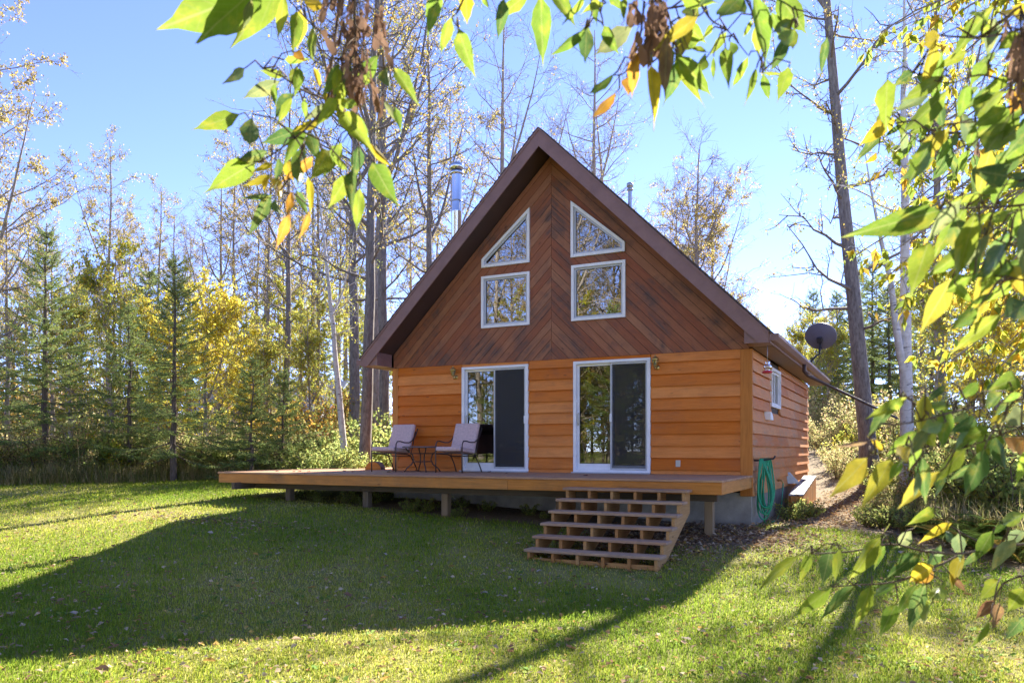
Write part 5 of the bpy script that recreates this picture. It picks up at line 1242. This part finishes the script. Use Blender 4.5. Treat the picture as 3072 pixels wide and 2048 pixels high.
# (zoom origin x,y, scale, default depth, twig polylines in the same pixels, leaves "bx by tx ty width colour")
FGB = [
 (560, 0, 2.178, 1.30, [[(1010, -190), (985, 120), (950, 400), (930, 610), (890, 720), (800, 880), (700, 1120), (600, 1260)], [(930, 660), (760, 590), (620, 500), (500, 450)], [(940, 680), (1010, 730), (1150, 930), (1230, 1010)], [(960, 380), (1150, 420), (1320, 450)], [(970, 250), (830, 170), (640, -30)], [(890, 720), (760, 860), (560, 1010), (460, 1060)]],
  """610 -110 -185 190 .5 g 500 -110 70 240 .5 g 620 -60 285 255 .45 h 640 -30 600 260 .34 h 745 60 722 322 .52 y 830 170 812 430 .26 h 900 40 735 5 .5 y 640 500 475 460 .5 h 610 530 338 655 .36 s 575 545 572 700 .4 g 725 440 680 590 .5 h 700 610 553 782 .5 d
  690 640 588 805 .35 h 345 748 38 848 .42 h 428 770 393 985 .5 d 722 850 500 942 .5 d 530 985 300 1080 .3 d 447 1060 163 1226 .46 h 560 1070 437 1120 .3 y 555 1145 393 1222 .3 y 530 1150 500 1268 .4 y 655 1055 692 1165 .6 y 590 1140 610 1302 .3 y 600 1028 592 1205 .38 d
  770 950 690 1250 .34 g 800 870 862 1055 .36 d 932 985 848 1142 .5 h 560 1280 358 1296 .22 d 552 1268 413 1528 .32 d 582 1300 600 1452 .38 d 692 1250 653 1432 .32 o 715 1240 800 1420 .28 d 800 1380 745 1560 .26 o 790 1150 822 1395 .24 y 770 640 782 802 .38 g 905 590 932 742 .3 y
  962 640 868 812 .36 h 1010 640 1135 742 .4 h 1010 730 1190 962 .42 h 1130 760 1182 932 .36 g 1125 950 1088 1185 .44 d 1055 1140 938 1352 .5 h 1080 1110 1068 1342 .28 d 1132 1230 1108 1505 .4 h 1212 1060 1342 1312 .5 g 1200 940 1326 1096 .34 y 960 1020 1062 1142 .3 h 1312 440 1298 652 .36 g
  1292 660 1372 792 .26 s 1362 700 1402 872 .32 g 1355 450 1512 652 .34 g 830 440 885 582 .4 y 700 340 775 402 .5 o 640 390 772 402 .3 h 1100 440 1240 500 .5 h 990 440 970 640 .3 h"""),
 (1250, 0, 3.266, 1.20, [[(600, -160), (480, -90), (220, -110)], [(900, -170), (1250, -70), (1700, -60), (2050, -90), (2250, 30)], [(2230, 20), (2180, 400), (2050, 700), (1930, 740)], [(480, -60), (400, 120), (350, 180), (410, 280)], [(1700, -60), (1720, 120), (1650, 290)], [(1700, -60), (1800, 120), (1830, 255)]],
  """225 -90 108 352 .5 g 345 168 214 552 .36 h 408 278 546 742 .46 g 480 -70 492 202 .6 y 640 -60 716 112 .4 g 1100 -70 788 196 .42 h 1215 -60 1240 655 .36 g 1655 288 1300 582 .3 g 1350 -50 1542 182 .4 g 1660 -40 1425 245 .28 h 1742 -20 1750 205 .42 g 1830 255 1955 522 .42 g 1890 -60 2005 85 .5 g
  1830 40 1638 102 .4 h 1935 730 1655 978 .18 g 2065 755 2080 932 .6 o 1955 905 1688 1215 .28 o 2040 -20 2020 180 .4 g"""),
 (1850, 0, 2.24, 1.18, [[(-100, -90), (180, -60), (330, 60), (380, 250), (410, 360)], [(330, 60), (560, 20), (840, -60), (1080, -70)], [(560, 20), (640, 140), (740, 200), (880, 370)], [(840, -60), (920, 100), (1000, 300), (980, 480)], [(1080, -70), (1180, 60), (1200, 190)], [(380, 250), (240, 420), (130, 360)]],
  """345 230 300 662 .30 v 232 440 263 802 .26 y 135 360 90 642 .4 o 400 370 642 655 .4 g 398 350 566 692 .28 h 562 270 398 332 .5 g 440 150 602 292 .6 h 420 -20 652 18 .5 h 545 30 438 152 .5 h 845 -40 662 218 .44 g 915 -40 1042 472 .32 g 930 180 952 392 .34 h 1080 -50 1278 232 .5 g
  642 165 588 262 .5 h 742 210 618 388 .36 h 652 380 650 546 .32 g 730 320 736 537 .36 g 760 280 803 412 .4 g 887 377 769 617 .3 g 602 390 538 472 .4 g 941 455 874 692 .24 g 985 490 1027 682 .36 g 980 488 1132 502 .2 h 907 130 849 272 .34 h 1040 80 1132 302 .4 g 1150 190 1222 372 .4 h 1202 190 1058 332 .36 g
  432 500 394 562 .5 y 500 330 640 345 .3 h 470 200 380 330 .4 h"""),
 (2550, 0, 1.6, 1.15, [[(1050, -40), (860, 120), (700, 170), (560, 180), (430, 170)], [(1050, 260), (800, 380), (620, 360), (470, 400), (300, 350)], [(1050, 420), (800, 500), (640, 560), (500, 600), (380, 700), (180, 560)], [(1050, 650), (860, 700), (760, 800)], [(500, 600), (560, 720)]],
  """690 28 468 282 .3 g 472 428 238 674 .36 g 462 368 243 487 .3 h 562 398 530 592 .46 g 742 438 538 582 .44 h 762 520 612 600 .5 g 662 300 588 392 .6 g 765 560 640 772 .5 g 842 700 618 900 .5 d 802 38 738 112 .6 y 652 110 640 190 .6 h 432 170 348 217 .5 y 562 250 428 312 .4 h 700 250 600 330 .5 d 640 60 560 120 .4 h
  840 420 770 560 .7 o 760 380 640 440 .6 h 830 160 700 250 .4 h 700 420 560 520 .4 d 380 340 280 420 .36 d 600 600 560 720 .4 g 760 640 660 700 .5 h 820 560 720 680 .5 g 620 420 520 470 .5 d 860 300 740 340 .6 y 860 60 770 20 .6 y 700 120 660 230 .5 s"""),
 (2550, 0, 1.6, 2.0, [[(1000, 560), (560, 640), (300, 600), (165, 560)], [(560, 640), (420, 700), (340, 600)], [(600, 640), (560, 720)]],
  """190 545 108 582 .42 h 166 590 78 680 .46 y 205 560 188 642 .44 y 402 720 358 832 .46 y 562 720 530 842 .36 g 302 348 228 402 .5 d 362 600 338 732 .34 d 302 640 310 712 .4 d 470 640 440 720 .4 h 250 600 160 660 .3 d 280 680 200 760 .34 h 430 600 420 700 .3 d 520 560 500 660 .4 y 240 560 250 640 .4 h 330 560 290 620 .4 d 130 740 80 780 .4 y 210 740 240 800 .4 h"""),
 (2550, 500, 1.379, 1.05, [[(900, 120), (700, 160), (520, 170), (370, 178)], [(900, 330), (700, 330), (560, 290), (480, 300)], [(900, 520), (720, 470), (560, 450), (480, 480)]],
  """374 178 14 286 .33 g 482 168 318 382 .46 g 522 298 328 472 .4 g 602 188 418 292 .3 h 642 348 538 532 .46 g 502 448 378 532 .46 h 532 578 408 692 .4 g 702 60 508 112 .4 g 730 100 700 292 .5 g 440 488 500 562 .4 h 700 280 560 330 .4 d 720 380 600 470 .46 g 690 470 560 560 .4 h 740 560 640 620 .6 d 600 520 480 580 .3 g 680 180 560 240 .5 h 740 240 640 300 .5 g
  540 120 400 150 .3 h 650 40 540 20 .5 d 740 20 640 130 .5 d 720 480 650 510 .6 o 600 400 520 460 .5 d"""),
 (2450, 1100, 1.793, 1.12, [[(1330, 150), (1120, 170), (900, 210), (740, 240), (560, 290), (410, 310)], [(740, 240), (600, 360), (480, 420), (280, 480)], [(1330, 330), (1100, 330), (900, 400), (800, 430)], [(600, 250), (520, 190), (480, 165)]],
  """487 165 253 288 .24 h 452 165 373 262 .5 h 702 95 578 202 .3 d 872 80 758 182 .5 g 1002 90 878 192 .4 d 742 200 548 212 .24 g 742 240 618 275 .5 h 802 240 738 332 .55 d 542 340 368 482 .36 g 272 490 68 702 .40 m 402 500 263 732 .34 m 502 430 418 512 .5 y 562 360 498 552 .34 g 542 560 540 732 .3 s 602 360 620 412 .8 h
  802 430 623 652 .34 h 872 380 698 442 .6 g 902 440 808 712 .46 d 1112 240 998 302 .56 s 1117 380 1028 482 .7 o 282 400 108 430 .16 v 292 390 362 452 .3 y 1000 140 860 230 .5 g 1080 60 960 110 .5 g 920 320 780 400 .5 g 840 520 700 620 .3 d 1000 260 920 320 .5 y 680 300 560 340 .4 g 460 500 380 620 .4 g 860 280 740 350 .5 d 980 360 860 500 .5 g 1100 140 1000 190 .5 g"""),
 (2250, 1500, 1.635, 1.50, [[(1560, 190), (1344, 215), (1180, 230), (1040, 260), (860, 250), (690, 215), (500, 250), (300, 262)], [(1040, 260), (900, 330), (700, 400), (510, 415), (400, 425)], [(1560, 330), (1300, 380), (1220, 440), (1180, 560)], [(1180, 230), (1020, 150), (900, 60)], [(900, 330), (870, 410)]],
  """242 270 23 432 .24 h 302 260 238 408 .34 h 397 235 353 412 .5 d 442 240 408 392 .34 h 642 180 488 392 .42 h 662 220 598 332 .36 g 792 150 718 242 .5 s 832 260 688 362 .36 d 962 270 836 240 .3 s 512 415 346 564 .26 d 402 425 206 574 .36 h 592 420 522 622 .36 h 722 405 588 472 .3 g 717 505 636 668 .5 g 862 410 753 642 .34 d 942 410 898 512 .5 h
  862 480 848 632 .26 h 902 320 756 392 .6 y 902 350 816 404 .6 o 1022 160 1032 302 .5 s 1192 150 1098 302 .46 g 1348 60 1206 132 .4 h 1350 150 1236 222 .6 s 992 110 828 192 .3 y 902 40 796 112 .4 h 1222 385 1138 482 .6 h 1172 590 1086 738 .26 h 1342 430 1266 542 .6 h 1342 570 1246 682 .5 d 1202 490 1106 582 .5 b 1222 500 1198 622 .4 b 982 360 1062 452 .4 b
  1120 250 1040 330 .4 d 640 200 560 300 .4 g 800 190 720 230 .3 d 1260 120 1180 160 .4 g 960 150 1000 220 .4 d"""),
]
SEEDS = [(560, 0, 2.178, 1.30, (870, -40, 1330, 640), 80, 135), (1850, 0, 2.24, 1.18, (90, -30, 380, 330), 40, 150), (2550, 0, 1.6, 1.1, (740, 90, 900, 470), 34, 95), (2550, 0, 1.6, 1.5, (560, 620, 640, 690), 7, 55)]
nl = 0
def make_leaf(parent, inv, B, Tp, wid, colr, roll=None):
    global nl
    x = (Tp-B); L = x.length; x.normalize()
    tc = (Vector(CAM)-B).normalized(); n = (tc-x*tc.dot(x)).normalized()
    n = Matrix.Rotation(frg.uniform(-.45, .45) if roll is None else roll, 3, x) @ n
    if frg.random() < .5: n = -n
    y = n.cross(x); M = Matrix((x, y, n)).transposed().to_4x4(); M.translation = B
    wy = L*wid/.58
    o = obj('leaf', BLM[nl % 9], None, parent); o.matrix_local = inv @ M @ Matrix.Diagonal((L, wy, L*.9, 1))
    c = FG[colr]; k = frg.uniform(.82, 1.2); o.color = (min(.8, c[0]*k*frg.uniform(.9, 1.15)), min(.8, c[1]*k), c[2]*k, 1); nl += 1
    return o
limbs = MB()
branches = []
for bi, (ox, oy, sc, d0, twigs, txt) in enumerate(FGB):
    P = lambda a, b, d: at(ox+a/sc, oy+b/sc, d)
    vals = txt.split(); lv = [vals[i:i+6] for i in range(0, len(vals), 6)]
    tw = MB(); pts = []
    for ti, tl in enumerate(twigs):
        q = [P(a, b, d0+(.05*math.sin(ti*2+k*1.3))) for k, (a, b) in enumerate(tl)]
        # subdivide smoothly
        s_ = []
        for k in range(len(q)-1):
            p0, p1, p2, p3 = q[max(0, k-1)], q[k], q[k+1], q[min(len(q)-1, k+2)]
            for u in (0, .25, .5, .75): s_.append(.5*((2*p1)+(-p0+p2)*u+(2*p0-5*p1+4*p2-p3)*u*u+(-p0+3*p1-3*p2+p3)*u**3))
        s_.append(q[-1]); n = len(s_); r0 = .0026 if ti == 0 else .0018
        tw.tube(s_, [r0*(1-.6*k/n)*(d0/1.2) for k in range(n)], 6); pts += s_
        if ti == 0: branches.append((s_[0], bi))
    leaves_ = []
    for a, b, c, e, w, colr in lv:
        dd = d0+frg.uniform(-.09, .09); B = P(float(a), float(b), dd); Tp = P(float(c), float(e), dd+frg.uniform(-.05, .05))
        leaves_.append((B, Tp, float(w), colr))
    nfill, ll = {0: (14, .065), 1: (3, .07), 2: (10, .06), 3: (18, .075), 4: (14, .075), 5: (18, .075), 6: (12, .07), 7: (6, .07)}[bi]
    for _ in range(nfill):
        q = frg.choice(pts[4:]) if len(pts) > 8 else frg.choice(pts); B = q+Vector((frg.uniform(-.05, .05), frg.uniform(-.05, .05), frg.uniform(-.05, .03))); left = Vector((*(-RT*frg.uniform(.0, .9)), 0)); dv = (left+Vector((frg.uniform(-.4, .4), frg.uniform(-.4, .4), -frg.uniform(.35, 1.1)))).normalized()
        leaves_.append((B, B+dv*ll*frg.uniform(.75, 1.25), frg.uniform(.3, .46), frg.choice('ggghhdddgsgm' if bi else 'ggghhddgsyo')))
    for B, Tp, w, colr in leaves_:
        nn = min(pts, key=lambda p: (p-B).length); L = (Tp-B).length; st = B-(Tp-B)*.12
        if (nn-B).length > .008: tw.tube([nn, nn*.5+st*.5+Vector((0, 0, .012)), st, B], [.0016, .0013, .0012, .0012], 4)
    seeds_ = []
    for (sx, sy, ss, sd, (x0, y0, x1, y1), cnt_, ln) in SEEDS:
        if (sx, sy, sd) != (ox, oy, d0) and not (sd in (1.1, 1.5) and bi == 3 and sx == ox): continue
        top = at(sx+(x0+x1)/2/ss, sy+(y0-60)/ss, sd); bot = at(sx+(x0*.5+x1*.5)/ss, sy+(y1-40)/ss, sd)
        near = min(pts, key=lambda p: (p-top).length); tw.tube([near, top, top*.5+bot*.5, bot], [.0022, .002, .0016, .001], 5)
        for i in range(cnt_):
            f = frg.random(); a = x0+(x1-x0)*frg.betavariate(2, 2); b = y0+(y1-y0)*f; dd = sd+frg.uniform(-.05, .05)
            B = at(sx+a/ss, sy+b/ss, dd); L = ln/ss*dd/FPX*frg.uniform(.8, 1.2); dv = Vector((frg.uniform(-.35, .35), frg.uniform(-.35, .35), -1)).normalized()*L
            ax = top+(bot-top)*max(0, f-.12); tw.tube([ax, ax*.4+B*.6+Vector((0, 0, .006)), B], [.0009, .0007, .0007], 3); seeds_.append((B, dv, L, i))
    bo = obj('branch', tw.mesh('branch'), M_TWIG, box); bo.matrix_local = binv
    for B, Tp, w, colr in leaves_: make_leaf(bo, Matrix.Identity(4), B, Tp, w, colr)
    for B, dv, L, i in seeds_:
        x = dv.normalized(); n = Vector((frg.gauss(0, 1), frg.gauss(0, 1), 0)); n = (n-x*n.dot(x)).normalized(); y = n.cross(x); M = Matrix((x, y, n)).transposed().to_4x4(); M.translation = B
        o = obj('seed_wing', SAM[i % 3], None, bo); o.matrix_local = M @ Matrix.Diagonal((L*1.15, L*1.25, L*1.2, 1)); k = frg.uniform(.5, 1.3); o.color = (.24*k, .135*k, .085*k, 1)
# limbs and trunk, out of the picture to the right and overhead
def tpt(l, d, z): return cam_pt(l, d, z)
trunk = MB(); z0 = gz(tb_.x, tb_.y)-CAM[2]
trunk.tube([tpt(3.1, 2.0, z0-.2), tpt(3.08, 2.0, z0+.4), tpt(3.0, 2.0, .6), tpt(2.9, 1.95, 2.2), tpt(2.75, 1.9, 3.6), tpt(2.9, 1.9, 5.2), tpt(2.8, 2.0, 6.6)], [.20, .16, .145, .13, .11, .08, .03], 10)
tk = trunk.build('trunk', M_BARK2, box); tk.matrix_local = binv
def nearest_limb(p): return p
lm = MB(); L1 = [tpt(2.85, 1.95, 1.9), tpt(2.2, 1.7, 2.1), tpt(1.3, 1.45, 1.75), tpt(.5, 1.3, 1.45), tpt(-.2, 1.25, 1.25), tpt(-.5, 1.1, 1.25)]
lm.tube(L1, [.06, .048, .036, .025, .015, .008], 7)
L2 = [tpt(3.0, 2.0, .5), tpt(2.3, 1.7, .75), tpt(1.6, 1.3, .60), tpt(1.15, 1.15, .45)]; lm.tube(L2, [.045, .032, .02, .008], 7)
L3 = [tpt(3.05, 2.0, .0), tpt(2.3, 1.75, .10), tpt(1.7, 1.6, -.1), tpt(1.35, 1.5, -.2)]; lm.tube(L3, [.04, .03, .018, .007], 7)
for p, bi in branches:
    cands = [q for L_ in (L1, L2, L3) for k in range(len(L_)-1) for q in (L_[k], L_[k]*.5+L_[k+1]*.5)]
    q = min(cands, key=lambda c: (c-p).length); lm.tube([q, q*.5+p*.5+Vector((0, 0, .05)), p], [.010, .006, .0042], 5)
lo = lm.build('limb', M_BARK2, box); lo.matrix_local = binv
# upper crown of the same tree, above and beside the frame
def crown_mass():
    rgn = np.random.default_rng(55); g = Geo(); n = 2600
    c = np.array([[2.9, 1.9, 4.4, 1.7], [3.7, 2.6, 3.0, 1.2], [3.3, .6, 3.2, 1.3], [4.2, 1.8, 1.9, 1.0]]); k = rgn.integers(0, 4, n); o = rgn.normal(0, .5, (n, 3))*c[k, 3:4]
    l, d, z = c[k, 0]+o[:, 0], c[k, 1]+o[:, 1], c[k, 2]+o[:, 2]; xy = CAM[:2]+FW*d[:, None]+RT*l[:, None]; P = np.stack([xy[:, 0], xy[:, 1], CAM[2]+z], 1)
    ok = ((np.abs(l) > .78*d) | (z > .66*d+.25)) & (z > .4); P = P[ok]; n = len(P)
    g.leaves(P-np.array(tb_), rgn.normal(0, .6, (n, 3))+[0, 0, -.8], rgn.uniform(.06, .11, n), pick_cols(rgn, n, 'box'), rgn, .5)
    obj('crown', g.mesh('crown', M_LEAF), None, box, kind='stuff')
crown_mass()

# a second, younger boxelder a few metres on, whose yellow-green sprays fill the right side
def second_box():
    rgn = np.random.default_rng(66); base = Vector((CAM[0], CAM[1], 0))+Vector((*(RT*5.6+FW*6.4), 0)); base.z = gz(base.x, base.y)
    e = empty('young_boxelder', base, label='young boxelder with yellow and green sprays reaching in from the right edge', cat='tree')
    bn = np.array(base); tr = Geo(); P0 = lambda l, d, z: np.array(cam_pt(l, d, z))-bn
    zb = base.z-CAM[2]
    T1 = np.array([P0(5.6, 6.4, zb-.2), P0(5.55, 6.4, zb+1), P0(5.5, 6.4, 1.4), P0(5.3, 6.3, 2.8), P0(5.2, 6.3, 4.4)]); tr.tube(T1, np.array([.12, .10, .085, .06, .02]), 8)
    lv = []
    # sprays: (where the tip hangs: photo px of 2352, py of 2352, depth)
    tips = [(2010, 60, 5.2), (2060, 40, 5.6), (2120, 70, 5.0), (2085, 110, 5.4), (2150, 150, 5.4), (2200, 40, 5.8), (2010, 395, 5.6), (2060, 420, 5.0), (2110, 360, 5.5), (2000, 520, 6.0), (2040, 560, 5.4), (2100, 520, 5.6), (1970, 610, 6.2), (2010, 640, 5.6), (2075, 650, 5.2),
            (2130, 600, 5.6), (2180, 560, 5.2), (2010, 690, 6.2), (2070, 700, 5.8), (2150, 680, 5.4), (2210, 650, 5.6), (2260, 620, 5.2), (2200, 730, 5.8), (2150, 770, 5.4), (2220, 800, 5.2), (2290, 740, 5.4), (2330, 690, 5.0), (2180, 850, 5.6), (2250, 860, 5.2), (2320, 830, 5.4), (2140, 870, 6.0),
            (2290, 560, 5.6), (2340, 500, 5.2), (2280, 430, 5.8), (2340, 320, 5.6), (2330, 160, 5.6), (2260, 230, 6.0), (2380, 600, 5.2), (2390, 760, 5.2), (2370, 880, 5.4), (2230, 480, 6.2), (2170, 430, 6.0), (2090, 600, 6.4), (2300, 900, 5.8), (2360, 400, 6.0)]
    for px, py, d in tips:
        tip = np.array(at(px*1.30612, py*1.30612, d))-bn; f = np.clip((tip[2]+.9-0)/5.2, .25, .95); root = lerp(T1, f); root = root*.45+tip*.55+np.array([0, 0, .25])
        b0 = lerp(T1, f); m = np.linspace(0, 1, 9)[:, None]; Q = (1-m)**2*b0+2*m*(1-m)*root+m**2*tip+np.cumsum(rgn.normal(0, .02, (9, 3)), 0)*m
        tr.tube(Q, .014*(1-.85*m[:, 0])+.002, 4)
        for j in range(16):
            g = .42+.58*(j+rgn.random())/16; c = lerp(Q, g); dv = unit(Q[-1]-Q[0]); e2 = unit(dv*.5+rgn.normal(0, .7, 3)+np.array([0, 0, -.25])); L = rgn.uniform(.10, .30); t2 = c+e2*L; tr.tube(np.stack([c, c*.5+t2*.5+[0, 0, .02], t2]), [.003, .0022, .0015], 3)
            for q in range(rgn.integers(3, 7)):
                p = c+(t2-c)*rgn.uniform(.35, 1); lv.append((p, unit(e2*.4+rgn.normal(0, .45, 3)+np.array([0, 0, -.9])), rgn.uniform(.065, .115)))
    to = obj('trunk', tr.mesh('trunk', M_BARK2, True), None, e)
    cols = pick_cols(rgn, len(lv), 'box'); yb = rgn.random(len(lv))
    vis = [i for i in range(len(lv))]; rgn.shuffle(vis); one = set(vis[:260]); g = Geo()
    for i in vis[:260]:
        p, dv, L = lv[i]; x = Vector(dv); n = Vector(rgn.normal(size=3)); n = (n-x*n.dot(x)).normalized(); y = n.cross(x); M = Matrix((x, y, n)).transposed().to_4x4(); M.translation = Vector(p)
        o = obj('leaf', BLM[i % 9], None, e); o.matrix_local = M @ Matrix.Diagonal((L, L*.95, L, 1)); o.color = (*[float(v) for v in cols[i]], 1)
    rest = [i for i in range(len(lv)) if i not in one]
    g.leaves(np.array([lv[i][0] for i in rest]), np.array([lv[i][1] for i in rest]), np.array([lv[i][2] for i in rest]), cols[rest], rgn, .46)
    obj('crown', g.mesh('crown', M_LEAF), None, e, kind='stuff')
second_box()
